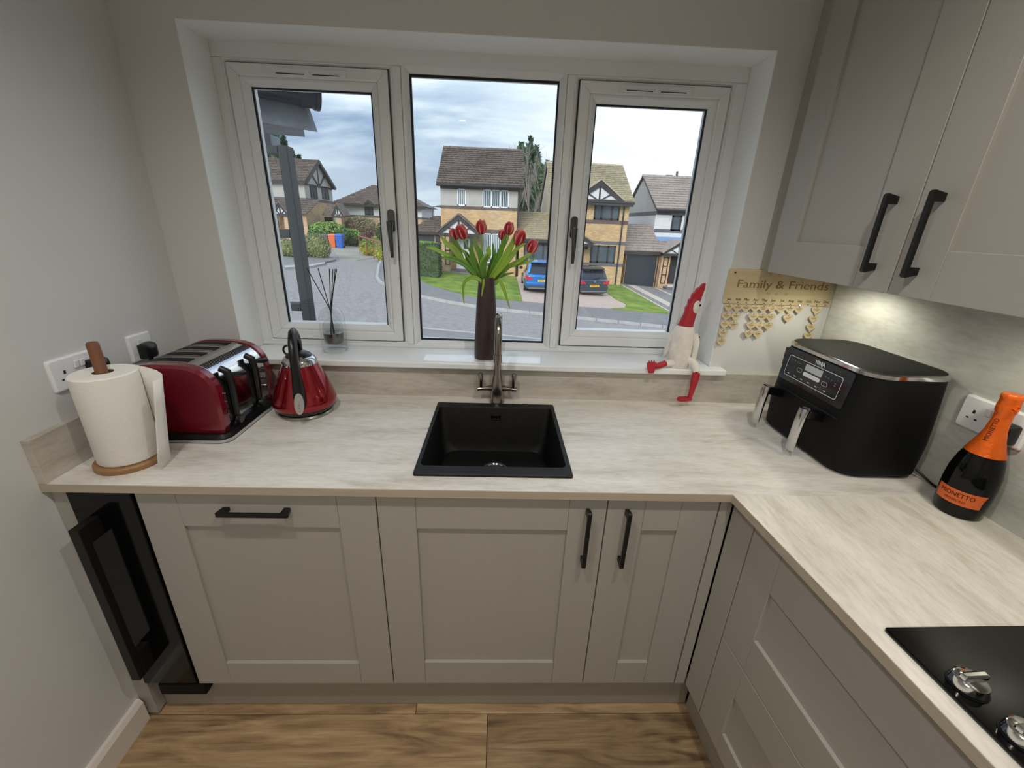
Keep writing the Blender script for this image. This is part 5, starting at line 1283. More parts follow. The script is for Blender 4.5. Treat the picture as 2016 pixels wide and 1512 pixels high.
# low extension between the two houses
Ye = 26.0
e1 = thing('garage_extension', 'low pale-tiled extension with a dark-framed window behind the blue car', 'house', (3, Ye, -1.9))
x0_, x1_ = P(1021.5, 500, Ye).x, P(1098, 500, Ye).x
storey(e1, 'brick_wall', BUFF, x0_, x1_, Ye, Ye+5, -2.7, P(1055, 476, Ye).z)
MB().box(*fbox(1021, 471, 1099, 477.5, Ye-.3, -.03, .06)).build('fascia', DTIM, e1)
yre = Ye+3.0; tiled_slope(e1, P(1021, 472, Ye-.3).x, P(1100, 472, Ye-.3).x, Ye-.3, P(1055, 472, Ye-.3).z, yre, P(1055, 418.5, yre).z, 14, 15, TILEP)
m = MB(); a = P(1055, 418.5, yre).z; m.prism([(yre, a-.05), (yre, a+.04), (Ye+6, P(1055, 470, Ye).z)], x0_, x1_, 'x'); m.build('rear_slope', TILEP, e1)
fwin(e1, 1031, 480, 1084, 515, Ye, [.36, .72], DTIM, blinds=False, fr=.09)
m = MB(); m.box(*fbox(1029, 476, 1087, 480, Ye, -.05, .02)); m.build('lintel', DTIM, e1)

# timbered house on the right
Y2 = 27.3
h2 = thing('house', 'half-timbered buff brick house on the right with dark-framed windows and pale roof', 'house', (7, Y2, -2.2))
xr2 = P(1236, 440, Y2).x; yr2 = Y2+3.6; xl2 = P(1079, 330, yr2).x
def z2(v, u=1190, Y=Y2): return P(u, v, Y).z
storey(h2, 'brick_wall', BUFF, xl2, xr2, Y2, Y2+7.4, -3.0, z2(397))
for (v0, v1, mt) in ((433.5, 440.5, REDB), (475, 481, GREYB), (518, 524, GREYB)):
    MB().box(xl2+.3, xr2+.02, Y2-.03, Y2+.05, z2(v1), z2(v0)).build('band_course', mt, h2)
gable_roof(h2, xl2-.12, P(1250, 394, Y2-.35).x, Y2-.35, z2(396, Y=Y2-.35), yr2, P(1190, 325.5, yr2).z, Y2+7.6, TILEP, 19, 24)
m = MB(); m.prism([(Y2+.05, z2(402)), (yr2, P(1190, 329, yr2).z), (Y2+7.3, z2(402)), (Y2+7.3, z2(440)), (Y2+.05, z2(440))], xl2-.01, xl2+.1, 'x'); m.build('gable_wall', RENDC, h2)
m = MB(); m.box(xl2-.03, xl2+.05, Y2, Y2+7.4, z2(446), z2(438)); m.build('gable_band', GREYB, h2)
cx_, hw_, zb_ = gable_front(h2, 1181, 355.5, 1134, 392.5, 1226, 394.5, Y2-.42, 3.4, tile=TILEP, bw=.22)
MB().box(cx_-hw_-.1, xr2+.1, Y2-.45, Y2-.2, zb_-.32, zb_-.12).build('eaves_beam', DTIM, h2)
fwin(h2, 1169.5, 402, 1220, 433.5, Y2, [.30, .70], DTIM, blinds=False, fr=.11); fwin(h2, 1162, 483, 1211, 518, Y2, [.30, .70], DTIM, blinds=False, fr=.10)
MB().box(*fbox(1151, 398, 1163, 404.5, Y2, -.12, 0)).build('alarm_box', WINW, h2)
m = MB(); a = P(1230, 402, Y2-.08); b_ = a.copy(); b_.z = -2.3; m.tube([tuple(a), tuple(b_)], .05, 8); m.build('downpipe', DTIM, h2)
gable_front(h2, 1128, 455, 1088, 478, 1168, 479.5, Y2-1.1, 1.1, bw=.16)
MB().box(*fbox(1128, 484, 1148, 545, Y2, -.05, .02)).build('front_door', DTIM, h2)
m = MB(); pl_ = P(1155, 487, Y2-.05); m.box(pl_.x-.07, pl_.x+.07, Y2-.18, Y2-.0, pl_.z-.12, pl_.z+.2); m.build('wall_lantern', DTIM, h2)

# far right house with roller-door garage
Y3 = 31.0
h3 = thing('house', 'pale rendered house at the far right of the view with a grey-pink tiled roof', 'house', (13, Y3, -2.4))
yr3 = Y3+4.0; xl3 = P(1268, 350, yr3).x; xr3 = P(1420, 430, Y3).x
def z3(v, u=1320, Y=Y3): return P(u, v, Y).z
storey(h3, 'render_wall', WREND, xl3, xr3, Y3, Y3+8, -3.0, z3(414))
gable_roof(h3, xl3-.15, xr3, Y3-.4, z3(412, Y=Y3-.4), yr3, P(1320, 348, yr3).z, Y3+8.2, TILEG, 14, 26)
m = MB(); m.prism([(Y3+.03, z3(418)), (yr3, P(1320, 352, yr3).z), (Y3+7.9, z3(418))], xl3-.01, xl3+.1, 'x'); m.build('gable_wall', REND, h3)
MB().box(xl3-.04, xr3, Y3-.03, Y3+8, z3(423.5), z3(416.5)).build('band_course', GREYB, h3); MB().box(xl3+.02, xr3, Y3-.04, Y3+.05, z3(458), z3(451.5)).build('band_course', GREYB, h3)
fwin(h3, 1321.5, 424, 1341, 455, Y3, [], DTIM, blinds=False, fr=.12)
for uu, hh_ in ((1317, .12), (1332, .38)):
    q = P(uu, 348, yr3); MB().box(q.x-.25 if hh_ < .2 else q.x-.06, q.x+.25 if hh_ < .2 else q.x+.06, yr3-.1, yr3+.1, q.z, q.z+hh_).build('roof_vent', GREYB, h3)
Yg3 = 28.7
g3 = thing('garage', 'garage with a dark roller door and grey-pink roof at the far right', 'garage', (11, Yg3, -2.4))
x0_, x1_ = P(1230, 530, Yg3).x, P(1297, 530, Yg3).x
storey(g3, 'brick_wall', PINKB, x0_, P(1352, 530, Yg3).x, Yg3+.02, Yg3+4, -3.0, P(1270, 499, Yg3).z)
x0g, x1g = P(1231, 530, Yg3).x, P(1290.5, 530, Yg3).x; z0g, z1g = P(1262, 567, Yg3).z, P(1262, 502, Yg3).z
gd = MB().box(x0g, x1g, Yg3-.01, Yg3+.03, z0g, z1g).build('roller_door', DOORD, g3)
for k in range(24):
    a = z0g+(z1g-z0g)*k/24; MB().box(x0g+.05, x1g-.05, Yg3-.04, Yg3-.01, a+.008, a+(z1g-z0g)/24-.012).build('slat', DOORD, gd)
yrg3 = Yg3+3.0
MB().box(*fbox(1226, 495.5, 1350, 501.5, Yg3-.3, -.03, .05)).build('fascia', DTIM, g3)
tiled_slope(g3, P(1227, 496, Yg3-.3).x, P(1304, 496, Yg3-.3).x, Yg3-.3, P(1265, 495.5, Yg3-.3).z, yrg3, P(1258, 442.5, yrg3).z, 11, 14, TILEG)
a = P(1258, 442.5, yrg3).z; m = MB(); m.prism([(Yg3, P(1265, 497, Yg3).z), (yrg3, a-.03), (yrg3, a+.03), (yrg3+.3, a-.1), (yrg3+.3, -1)], P(1227, 496, Yg3-.3).x+.05, P(1304, 496, Yg3-.3).x-.02, 'x'); m.build('roof_deck', DTIM, g3)
tiled_slope(g3, P(1304, 496, Yg3-.3).x, P(1352, 496, Yg3-.3).x, Yg3-.3, P(1325, 496.5, Yg3-.3).z, Yg3+1.6, P(1315, 474, Yg3+1.6).z, 5, 8, TILEG, name='porch_roof_tiles')
m = MB(); q = P(1300, 466, Yg3+2.0); m.box(q.x-.5, q.x+1.7, Yg3+1.4, Yg3+2.3, q.z-.45, q.z); m.build('flat_rooflight', mat('blue_grey_rooflight', rgb(130, 160, 200), .3, var=.05), g3)
gable_front(g3, 1337, 476.5, 1306, 498.5, 1368, 501, Yg3-.75, 1.8, tile=TILEG, bw=.13)
MB().box(*fbox(1317, 503, 1334, 561, Yg3, -.05, .0)).build('front_door', DTIM, g3)
MB().box(*fbox(1335, 503, 1345, 570, Yg3-.7, 0, .3)).build('porch_pier', PINKB, g3); MB().box(*fbox(1298.5, 503, 1316, 571, Yg3-.3, 0, .3)).build('porch_pier', PINKB, g3)
trellis(g3, 1303, 506, 1313, 558, Yg3-.3, 2)
m = MB(); a = P(1297.5, 503, Yg3-.1); m.tube([tuple(a), (a.x, a.y, -2.5)], .05, 8); m.build('downpipe', BTIM, g3)
MB().box(*fbox(1312, 561, 1345, 566, Yg3-.6, -.2, .6)).build('door_step', SLABP, g3); MB().box(*fbox(1310, 566, 1345, 572, Yg3-.9, -.2, .5)).build('door_step', GREYB, g3)

# left house: gable end faces the road
XH = -16.5
h4 = thing('house', 'timber-gabled house seen behind the dark post in the left pane', 'house', (XH, 31, -.7))
ya4, yb4 = PXc(598, 360, XH).y, PXc(653, 372, XH).y; ym4 = (ya4+yb4)/2
def z4(v, u=620, X=XH): return PXc(u, v, X).z
ze4 = PXc(598, 358, XH).z; zr4 = PXc(620, 314, XH).z; yap = PXc(620, 314, XH).y
zband0, zband1 = PXc(612, 396, XH).z, PXc(612, 391, XH).z
storey(h4, 'brick_wall', BUFF, XH-16, XH, ya4, yb4, -2, zband0); storey(h4, 'band_course', GREYB, XH-16, XH+.03, ya4-.03, yb4+.02, zband0, zband1); storey(h4, 'render_wall', REND, XH-16, XH, ya4, yb4, zband1, ze4-.1)
m = MB(); m.prism([(ya4-.4, ze4), (ym4, zr4), (yb4+.4, ze4), (yb4+.4, ze4-.15), (ym4, zr4-.2), (ya4-.4, ze4-.15)], XH-16, XH+.3, 'x'); m.build('roof_deck', DTIM, h4)
tiled_slope(h4, XH-16, XH+.3, ya4-.4, ze4, ym4, zr4, 14, 44, TILEB)
m = MB(); m.prism([(ya4+.02, ze4-.1), (ym4, zr4-.2), (yb4-.02, ze4-.1)], XH-.2, XH, 'x'); m.build('gable_wall', REND, h4)
m = MB(); m.box(XH, XH+.06, ym4-.07, ym4+.07, ze4-.1, zr4-.2); m.box(XH, XH+.06, ya4, yb4, ze4-.22, ze4-.06)
for sg in (-1, 1): m.prism([(ym4+sg*.04, ze4-.1), (ym4+sg*.2, ze4-.1), (ym4+sg*(yb4-ya4)*.27, ze4+(zr4-ze4)*.40), (ym4+sg*(yb4-ya4)*.23, ze4+(zr4-ze4)*.46)], XH, XH+.06, 'x')
for sg in (-1, 1): m.prism([(ym4, zr4-.02), (ym4, zr4-.3), (ym4+sg*((yb4-ya4)/2+.15), ze4-.2), (ym4+sg*((yb4-ya4)/2+.4), ze4-.02)], XH+.22, XH+.34, 'x')
m.build('gable_timbers', DTIM, h4)
for (ua, ub, va, vb) in ((609, 622, 366, 390), (632, 645, 368, 392), (615, 627, 426, 446)):
    y0_, y1_ = PXc(ua, va, XH).y, PXc(ub, va, XH).y; za, zb2 = PXc((ua+ub)/2, vb, XH).z, PXc((ua+ub)/2, va, XH).z
    m = MB(); fr = .12; X0 = XH-.02; m.box(X0, XH+.06, y0_, y1_, za, za+fr); m.box(X0, XH+.06, y0_, y1_, zb2-fr, zb2); m.box(X0, XH+.06, y0_, y0_+fr, za, zb2); m.box(X0, XH+.06, y1_-fr, y1_, za, zb2); m.box(X0, XH+.06, (y0_+y1_)/2-.06, (y0_+y1_)/2+.06, za, zb2); m.box(X0, XH+.05, y0_, y1_, (za+zb2)/2-.04, (za+zb2)/2+.04)
    w = m.build('window', DTIM, h4); MB().box(X0, XH+.02, y0_+fr, y1_-fr, za+fr, zb2-fr).build('pane', DGL, w)
# its low front garage roofs and porches
YL = 35.2
xa_, xb_ = P(515, 430, YL).x, P(603, 430, YL).x
storey(h4, 'front_garage', PINKB, xa_-3, xb_, YL, ya4, -2, P(570, 420, YL).z)
tiled_slope(h4, xa_-3, P(604, 420, YL-.3).x, YL-.3, P(570, 421, YL-.3).z, ya4, P(570, 392, ya4).z, 7, 24, TILEB, name='lower_roof_tiles')
gable_front(h4, 549, 399, 536, 420, 567, 422, YL-.7, 1.5, bw=.12)
for u0, u1 in ((540, 548), (562, 569)): MB().box(*fbox(u0, 424, u1, 480, YL-.6, 0, .25)).build('porch_pier', PINKB, h4)
trellis(h4, 542, 427, 549, 448, YL-.62, 1)
YR = 37.3
gable_front(h4, 664, 402, 653, 424, 677, 426, YR, 1.5, bw=.14, tile=TILEB)
q0 = P(640, 403, YR+1); q1 = P(660, 424, YR)
m = MB(); m.prism([(q1.x+.1, P(640, 424, YR).z), (P(633, 424, YR).x, P(640, 424, YR).z), (P(643, 402, YR).x, P(643, 402, YR).z), (P(664, 402, YR).x, P(664, 402, YR).z)], YR+.1, YR+1.6, 'y'); m.build('porch_roof', TILEB, h4)
for u0, u1 in ((664, 673),): MB().box(*fbox(u0, 427, u1, 462, YR, 0, .25)).build('porch_pier', PINKB, h4)
MB().box(*fbox(640, 427, 655, 462, YR+1.4, 0, .3)).build('porch_door', DTIM, h4)

# hipped house further back
Y5 = 47
h5 = thing('house', 'low hipped-roof house behind the hedges in the left pane', 'house', (-10, Y5, -.6))
x0_, x1_ = P(661, 415, Y5).x, P(830, 415, Y5).x
storey(h5, 'brick_wall', PINKB, x0_, x1_, Y5, Y5+9, -2, P(710, 427, Y5).z); storey(h5, 'band_course', GREYB, x0_-.05, x1_, Y5-.05, Y5+9, P(710, 427, Y5).z, P(710, 423.5, Y5).z); storey(h5, 'render_wall', WREND, x0_, x1_, Y5, Y5+9, P(710, 423.5, Y5).z, P(710, 403, Y5).z)
MB().box(*fbox(661, 447, 760, 450, Y5, -.05, .02)).build('band_course', GREYB, h5)
yr5 = Y5+4.5; xe0, xe1 = P(652, 402, Y5-.5).x, P(836, 402, Y5-.5).x; ze = P(710, 402, Y5-.5).z; zr5 = P(735, 365, yr5).z; xap = P(735, 365, yr5).x
tiled_slope(h5, xe0, xe1, Y5-.5, ze, yr5, zr5, 16, 40, TILEB, xa=xap, xb=xap+2.2)
m = MB(); m.add([(xe0, Y5-.5, ze), (xe0, Y5+9.5, ze), (xap, yr5, zr5), (xap+2.2, yr5, zr5), (xe1, Y5-.5, ze), (xe1, Y5+9.5, ze)], [(0, 2, 1), (1, 2, 3, 5), (3, 4, 5)]); m.build('hip_slopes', TILEB, h5)
MB().box(xe0, xe1, Y5-.55, Y5-.3, ze-.25, ze).build('fascia', DTIM, h5)
fwin(h5, 718, 406, 735, 423.5, Y5, [.5], DTIM, blinds=False, fr=.12)
gable_front(h5, 726, 394, 715, 403.5, 738, 404, Y5-.6, 1.6, infill=DTIM, timbers=False, bw=.12)
# small houses and lamp post in the distance
h6 = thing('house', 'tiny pale house far away just right of the first window post', 'house', (-9, 62, -.5))
Y6 = 62; xq0, xq1 = P(806, 425, Y6).x, P(834, 425, Y6).x
storey(h6, 'render_wall', REND, xq0, xq1, Y6, Y6+6, -3, P(825, 421, Y6).z)
m = MB(); m.prism([(xq0-.3, P(825, 422, Y6).z), (xq1+.5, P(825, 423, Y6).z), (P(829, 406, Y6).x, P(829, 406, Y6).z), (xq0-.3, P(820, 406, Y6).z)], Y6-.4, Y6+6, 'y'); m.build('roof', TILEB, h6)
fwin(h6, 822, 426, 827, 434, Y6, [], DTIM, blinds=False, fr=.15)
h7 = thing('house', 'tiny pale house far away beside the lamp post', 'house', (-9, 75, -.5))
Y7 = 75; storey(h7, 'render_wall', REND, P(834, 430, Y7).x, P(842, 430, Y7).x, Y7, Y7+6, -3, P(838, 424, Y7).z)
m = MB(); m.prism([(P(833, 424, Y7).x, P(838, 424, Y7).z), (P(843, 424, Y7).x, P(838, 424, Y7).z), (P(838, 418, Y7).x, P(838, 418, Y7).z)], Y7-.4, Y7+6, 'y'); m.build('roof', TILEB, h7)
lp_ = thing('street_lamp', 'thin grey street lamp post far away beside the narrow house', 'street lamp', (-5.5, 48, -1))
a = P(852, 445, 48); b_ = P(852, 409, 48); c_ = P(865, 406.5, 48)
m = MB(); m.tube([(a.x, 48, -2), (a.x, 48, b_.z), (a.x+.15, 48, b_.z+.12), tuple(c_)], [.07, .06, .05, .04], 8); m.build('post', GREYB, lp_)
m = MB(); m.tube([tuple(c_+Vector((-.35, 0, 0))), tuple(c_+Vector((.1, 0, .02)))], [.08, .12], 8); m.build('lamp_head', GREYB, lp_)

# trees
c_ = P(1040, 268, 50); conifer('tall dark conifer behind the narrow house, right of its roof', (c_.x, 50), c_.z-GZ(c_.x, 50), 4.2, (CONIF, CONIF2), 3, 20)
c_ = P(1082, 300, 56); conifer('lower conifer behind, at the edge of the second window post', (c_.x, 56), c_.z-GZ(c_.x, 56), 2.2, (CONIF,), 5, 8)
c_ = P(548, 236, 60); conifer('green conifer behind the timber-gabled house, above the dark post', (c_.x-.8, 60), c_.z-GZ(c_.x, 60)+.3, 2.6, (CONIF, CONIF2), 9, 12)
c_ = P(575, 290, 62); conifer('thin topped conifer behind the timber-gabled roof', (c_.x, 62), c_.z-GZ(c_.x, 62), 2.0, (CONIF,), 11, 7)
c_ = P(1052, 300, 44); bare('bare_tree', 'leafless grey tree between the narrow house and the timbered house', (c_.x, 44), c_.z-GZ(c_.x, 44), 4, TWIG, 4, 10, .09, .26, 1.1)
# hedges and shrubs
c_ = P(840, 512, 22.6); xh0, xh1 = P(800, 515, 22.3).x, P(864, 515, 22.3).x
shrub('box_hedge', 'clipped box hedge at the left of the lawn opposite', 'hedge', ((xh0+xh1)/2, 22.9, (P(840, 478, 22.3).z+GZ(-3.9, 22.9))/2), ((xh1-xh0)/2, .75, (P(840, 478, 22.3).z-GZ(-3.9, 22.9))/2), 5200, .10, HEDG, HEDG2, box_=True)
def sh(label, u0, u1, v0, v1, Y, n, size, m1, m2=None, name='shrub', cat='shrub', core=None):
    a = P(u0, (v0+v1)/2, Y); b = P(u1, (v0+v1)/2, Y); zt = P((u0+u1)/2, v0, Y).z; zb = P((u0+u1)/2, v1, Y).z
    return shrub(name, label, cat, ((a.x+b.x)/2, Y, (zt+zb)/2), ((b.x-a.x)/2, (b.x-a.x)/2*.6, (zt-zb)/2), n, size, m1, m2, core=core)
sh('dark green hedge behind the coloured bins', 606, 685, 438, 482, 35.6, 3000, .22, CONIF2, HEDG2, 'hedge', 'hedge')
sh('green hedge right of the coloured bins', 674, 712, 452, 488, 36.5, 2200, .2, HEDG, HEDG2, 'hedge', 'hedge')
sh('grey-green flowering shrub left of the bins', 590, 652, 458, 514, 26.0, 2400, .13, SHRB, None)
sh('straggly shrub seen left of the dark post', 545, 592, 470, 510, 25.0, 1500, .12, SHRB, None)
sh('yellow-green shrub along the left drive', 708, 742, 472, 504, 30.5, 1500, .14, SHRY, HEDG2)
sh('yellow shrub beside the first window post', 736, 775, 478, 516, 28.0, 1500, .13, SHRY, SHRB)
c_ = P(705, 470, 38.5); 
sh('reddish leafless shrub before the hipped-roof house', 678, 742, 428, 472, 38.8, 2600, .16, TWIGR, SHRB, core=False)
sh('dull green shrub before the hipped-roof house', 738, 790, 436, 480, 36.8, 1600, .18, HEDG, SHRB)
# low rail along the left verge
o = MB(); a = P(706, 464, 31); b_ = P(765, 482, 27); m = MB(); m.tube([tuple(a), tuple(b_)], .05, 6)
for k in range(5):
    q = a.lerp(b_, k/4); m.tube([tuple(q), (q.x, q.y, GZ(q.x, q.y))], .04, 6)
tag(m.build('low_rail', mat('reddish_rail', rgb(150, 90, 80), .7, var=.1)), 'low reddish rail behind the yellow shrubs on the left', 'rail')
# wheelie bins
for (u, c, lab) in ((643.5, (84, 88, 96), 'dark grey wheelie bin beside the orange bin'), (657.5, (222, 110, 62), 'orange wheelie bin between the grey and blue bins'), (670.5, (38, 96, 186), 'blue wheelie bin at the right of the three')):
    Yb = 33.8; q = P(u, 485, Yb); g = GZ(q.x, Yb)+.0; zt = P(u, 461, Yb).z; H = zt-g; mt = mat('bin_plastic', rgb(*c), .5, var=.05)
    t = thing('wheelie_bin', lab, 'bin', (q.x, Yb, g), 'wheelie bins at the top of the left drive')
    m = MB(); m.loft([[(q.x-.20, Yb-.25, g+.03), (q.x+.20, Yb-.25, g+.03), (q.x+.20, Yb+.2, g+.03), (q.x-.20, Yb+.2, g+.03)], [(q.x-.26, Yb-.33, g+H*.9), (q.x+.26, Yb-.33, g+H*.9), (q.x+.26, Yb+.3, g+H*.9), (q.x-.26, Yb+.3, g+H*.9)]]); m.build('tub', mt, t)
    m = MB(); m.loft([[(q.x-.28, Yb-.36, g+H*.9), (q.x+.28, Yb-.36, g+H*.9), (q.x+.28, Yb+.33, g+H*.9), (q.x-.28, Yb+.33, g+H*.9)], [(q.x-.25, Yb-.30, g+H), (q.x+.25, Yb-.30, g+H), (q.x+.25, Yb+.33, g+H*1.02), (q.x-.25, Yb+.33, g+H*1.02)]]); m.build('lid', mt, t)
    for sx_ in (-1, 1):
        m = MB(); m.tube([(q.x+sx_*.2, Yb+.22, g+.1), (q.x+sx_*.25, Yb+.22, g+.1)], .1, 12); m.build('wheel', GASKET, t)

# ---- cars (rear towards us)
TYRE = mat('tyre_rubber', rgb(26, 26, 28), .8); ALLOY = mat('alloy_wheel', rgb(150, 152, 156), .35, metal=.8, var=.03); CGL = mat('car_window_glass', rgb(40, 46, 52), .06, spec=.8, var=.2, vscale=2)
TAIL = mat('tail_lamp_red', rgb(206, 26, 50), .2, coat=.6, var=.05); PLATE = mat('yellow_number_plate', rgb(232, 190, 60), .4, var=.01); CLAD = mat('black_car_cladding', rgb(54, 62, 70), .6, var=.05)
def car(label, x, y, rot, col, Wd, H, L, clear, suv):
    g = GZ(x, y+1)+.125; t = thing('car', label, 'car', (x, y, g)); t.rotation_euler = (0, 0, 0)
    paint = mat('car_paint', rgb(*col), .25, metal=.35, coat=1, var=.02)
    T = Matrix.Translation((x, y, g)) @ Matrix.Rotation(rot, 4, 'Z'); w = Wd/2
    def sec(yy, hw, z0, z1, zm, r):   # closed ring of a body slice
        return [(-hw*.90, yy, z0), (-hw, yy, z0+.12), (-hw*1.0, yy, zm), (-hw*.95, yy, z1-.05), (-hw*.85, yy, z1), (hw*.85, yy, z1), (hw*.95, yy, z1-.05), (hw*1.0, yy, zm), (hw, yy, z0+.12), (hw*.90, yy, z0)]
    zb = H*.60
    m = MB(); m.X = T; m.loft([sec(0.0, w*.88, clear+.05, zb*.90, zb*.6, 0), sec(.10, w*.96, clear, zb*.97, zb*.62, 0), sec(.45, w, clear, zb, zb*.66, 0), sec(L*.5, w, clear, zb*.99, zb*.66, 0), sec(L*.72, w*.99, clear, zb*.96, zb*.64, 0), sec(L*.95, w*.93, clear, zb*.78, zb*.55, 0), sec(L, w*.8, clear+.05, zb*.62, zb*.45, 0)]); m.build('body', paint, t, bevel=.03, smooth=40)
    def gs(yy, hwb, hwt, z0, z1): return [(-hwb, yy, z0), (-hwt, yy, z1), (hwt, yy, z1), (hwb, yy, z0)]
    m = MB(); m.X = T; m.loft([gs(.12, w*.87, w*.70, zb*.93, zb*.98), gs(.52, w*.88, w*.70, zb*.95, H*.955), gs(.75, w*.90, w*.70, zb*.95, H*.97), gs(L*.55, w*.92, w*.72, zb*.95, H*.965), gs(L*.74, w*.90, w*.78, zb*.92, zb*1.0)]); m.build('windows', CGL, t, smooth=30)
    m = MB(); m.X = T; m.loft([gs(.30, w*.74, w*.68, H*.925, H*.955), gs(.55, w*.76, w*.70, H*.94, H*.99), gs(L*.35, w*.78, w*.70, H*.95, H), gs(L*.55, w*.76, w*.68, H*.93, H*.965)]); m.build('roof', paint if suv else CGL, t, bevel=.02, smooth=40)
    for sg in (-1, 1):
        m = MB(); m.X = T; q = [(sg*w*.89, .14, zb*.94), (sg*w*.74, .46, H*.95), (sg*w*.745, .58, H*.955), (sg*w*.91, .52, zb*.95)]
        m.add([(a, b, c) for a, b, c in q]+[(a+sg*.015, b, c) for a, b, c in q]+[(a*.86, b-.02, c) for a, b, c in q[:2]], [(0, 1, 2, 3), (7, 6, 5, 4), (0, 4, 5, 1), (1, 5, 6, 2), (2, 6, 7, 3), (3, 7, 4, 0), (0, 1, 9, 8)]); m.build('rear_pillar', paint, t)
    m = MB(); m.X = T; m.box(-w*.70, w*.70, .22, .42, H*.925, H*.965); m.build('spoiler', paint, t, bevel=.02)
    m = MB(); m.X = T; m.box(-w*.86, w*.86, -.03, .12, clear-.02, zb*.40 if suv else zb*.30); m.build('lower_bumper', CLAD, t, bevel=.03)
    m = MB(); m.X = T; m.box(-w*.93, w*.93, -.05, .10, zb*.42, zb*.58); m.build('bumper', paint, t, bevel=.04)
    for sg in (-1, 1):
        m = MB(); m.X = T; m.prism([(sg*w*.98, zb*.92), (sg*w*.60, zb*.80), (sg*w*.55, zb*.70), (sg*w*.97, zb*.68)], -.02, .16, 'y'); m.build('tail_lamp', TAIL, t, bevel=.015)
        for yy in (.75, L-.85):
            m = MB(); m.X = T; m.tube([(sg*(w-.20), yy, .33), (sg*(w+.01), yy, .33)], .33, 24); wh = m.build('wheel', TYRE, t, smooth=40)
            m = MB(); m.X = T; m.tube([(sg*(w+.005), yy, .33), (sg*(w+.02), yy, .33)], .21, 20); m.build('wheel_hub', ALLOY, wh)
        m = MB(); m.X = T; m.box(sg*(w+.02), sg*(w+.20), L*.58, L*.58+.12, zb*.98, zb*1.14); m.build('mirror', GASKET if not suv else GASKET, t, bevel=.03)
    pz = zb*.66 if suv else zb*.60
    m = MB(); m.X = T; m.box(-.26, .26, -.075, -.05, pz-.055, pz+.055); pt = m.build('number_plate', PLATE, t)
    m = MB(); m.X = T
    for k in range(7):
        if k == 4: continue
        xk = -.20+k*.062; m.box(xk, xk+.012, -.078, -.074, pz-.032, pz+.032); m.box(xk, xk+.036, -.078, -.074, pz+.020, pz+.032); m.box(xk+.026, xk+.036, -.078, -.074, pz-.032, pz+.02)
    m.build('plate_characters', GASKET, pt)
    m = MB(); m.X = T; m.tube([(0, -.02, zb*.86), (0, .02, zb*.86)], .06, 16); m.build('badge', ALLOY, t)
    m = MB(); m.X = T; m.tube([(-.05, .10, zb*.99), (.38, .16, zb*1.08)], .012, 6); m.build('rear_wiper', GASKET, t)
    m = MB(); m.X = T; m.box(-w*.80, w*.80, -.035, .0, clear+.02, clear+.07); m.build('bumper_trim', ALLOY, t)
    return t
car('bright blue crossover car parked on the gravel drive, mostly left of window post', 2.50, 20.3, .0, (30, 120, 200), 1.82, 1.62, 4.3, .22, True)
q = GP_(1166, 586); car('dark grey hatchback parked on the gravel drive right of the window post', q.x, 21.3, .18, (62, 70, 84), 1.74, 1.48, 4.0, .18, False)

# ---- our own house outside the left pane: eave with gutter, and a charcoal timber frame
EV = thing('porch_eave', 'weathered grey eave board with a black gutter at top of left pane', 'eave', (-1.2, 1.0, 2.0))
FAC = mat('weathered_grey_fascia', rgb(132, 134, 140), .8, var=.2, vscale=9); PVCG = mat('black_gutter_pvc', rgb(34, 38, 46), .3, var=.08)
m = MB(); a0 = P(632, 203, 1.15); a1 = P(470, 105, .55)
def halfpipe(m, p0, p1, r, th=.004):
    p0 = Vector(p0); p1 = Vector(p1); d = (p1-p0).normalized(); s = d.cross(Vector((0, 0, 1))).normalized(); u = Vector((0, 0, 1)); R_ = []
    for p in (p0, p1):
        o_ = [tuple(p+s*r*math.cos(a)-u*r*math.sin(a)) for a in [PI*i/12 for i in range(13)]]; i_ = [tuple(p+s*(r-th)*math.cos(a)-u*(r-th)*math.sin(a)) for a in [PI*i/12 for i in range(12, -1, -1)]]
        R_.append(o_+i_)
    m.loft(R_)
g0 = Vector((-.690, 1.12, 2.125)); g1 = Vector((-1.40, .66, 2.16))
halfpipe(m, g0, g1, .076); m.build('gutter', PVCG, EV, smooth=40)
d_ = (g1-g0).normalized()
m = MB(); halfpipe(m, g0-d_*.012, g0+d_*.012, .082, .082); m.build('gutter_end_cap', PVCG, EV, smooth=40)
m = MB(); halfpipe(m, g0+d_*.06, g0+d_*.085, .081, .006); m.build('gutter_bracket', PVCG, EV, smooth=40)
fo = Vector((.0, .06, 0)); f0 = Vector((-.735, 1.15, 1.955)); f1 = Vector((-1.6, .66, 1.990))
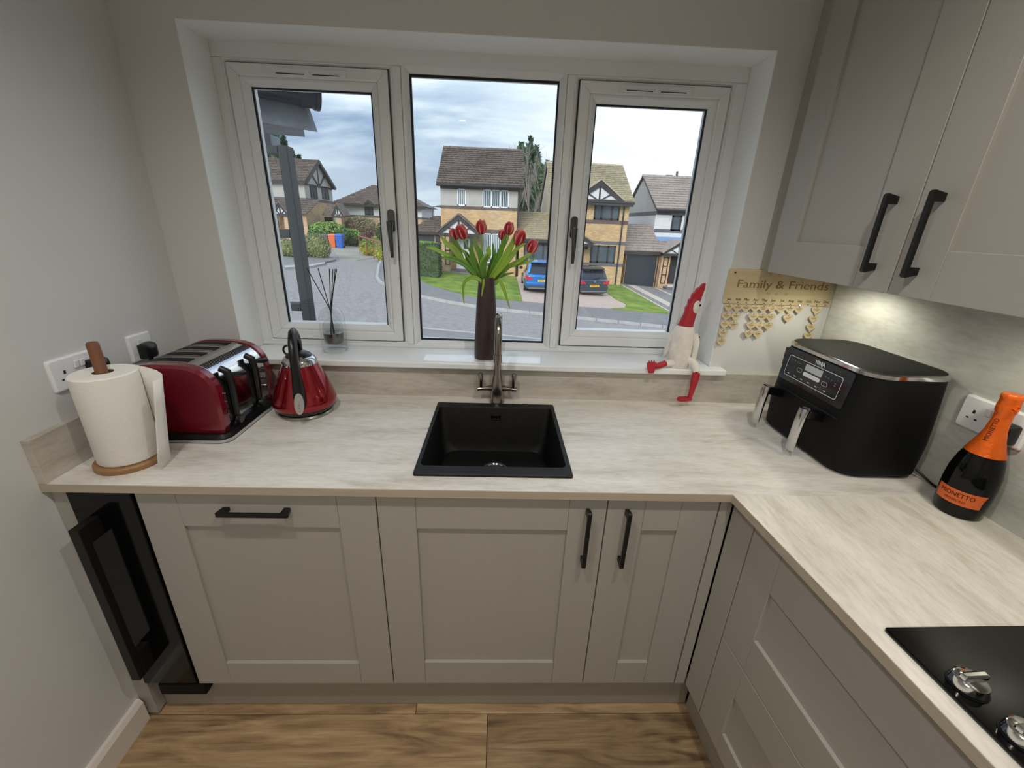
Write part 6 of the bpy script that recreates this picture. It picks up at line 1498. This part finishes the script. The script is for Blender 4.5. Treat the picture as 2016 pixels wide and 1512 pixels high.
m = MB(); m.add([tuple(f0), tuple(f0+Vector((-.03, 0, .11))), tuple(f1+Vector((0, 0, .16))), tuple(f1)]+[tuple(p+Vector((.012, .025, 0))) for p in (f0, f0+Vector((-.03, 0, .11)), f1+Vector((0, 0, .16)), f1)], [(0, 1, 2, 3), (7, 6, 5, 4), (0, 4, 5, 1), (1, 5, 6, 2), (2, 6, 7, 3), (3, 7, 4, 0)]); m.build('fascia_board', FAC, EV)
m = MB(); p = [(-.80, 1.17, 1.985), (-.95, 1.55, 1.985), (-1.9, 1.3, 1.985), (-1.6, .70, 1.985)]; m.add(p+[(a, b, c+.02) for a, b, c in p], [(3, 2, 1, 0), (4, 5, 6, 7), (0, 1, 5, 4), (1, 2, 6, 5), (2, 3, 7, 6), (3, 0, 4, 7)]); m.build('soffit', FAC, EV)
p0 = P(530, 240, 1.5); m = MB(); xw = P(531, 262, 1.5).x; m.box(xw-.7, xw, 1.5, 1.62, P(525, 287, 1.5).z, 1.985); m.build('end_wall_panel', FAC, EV)
TF = thing('timber_frame', 'charcoal painted timber post with three rails outside the left pane', 'frame', (-.9, 1.0, -1.9))
CHAR = mat('charcoal_paint', rgb(48, 54, 58), .55, var=.06, vscale=12)
xp0, xp1 = P(566, 460, 1.0).x, P(590, 460, 1.0).x
xp = .5*(xp0+xp1)
m = MB(); m.box(P(570.5, 460, 1.0).x, P(588.5, 460, 1.0).x, 1.0, 1.075, -1.95, P(560, 286, 1.0).z); m.build('post', CHAR, TF, bevel=.004)
for v0, v1 in ((286, 302), (451, 468), (597, 612)):
    z1_ = P(545, v0, 1.0).z; z0_ = P(545, v1, 1.0).z
    MB().box(-1.75, P(569, 460, 1.0).x-.0005, 1.01, 1.07, z0_, z1_).build('rail', CHAR, TF, bevel=.003)
MB().box(-1.84, -1.75, 1.0, 1.16, -1.95, P(560, 286, 1.0).z).build('post', CHAR, TF, bevel=.004)
for o in tulips:
    if 'tmp' in o: del o['tmp']
for o in ROOTS:
    if '_loc' in o: del o['_loc']
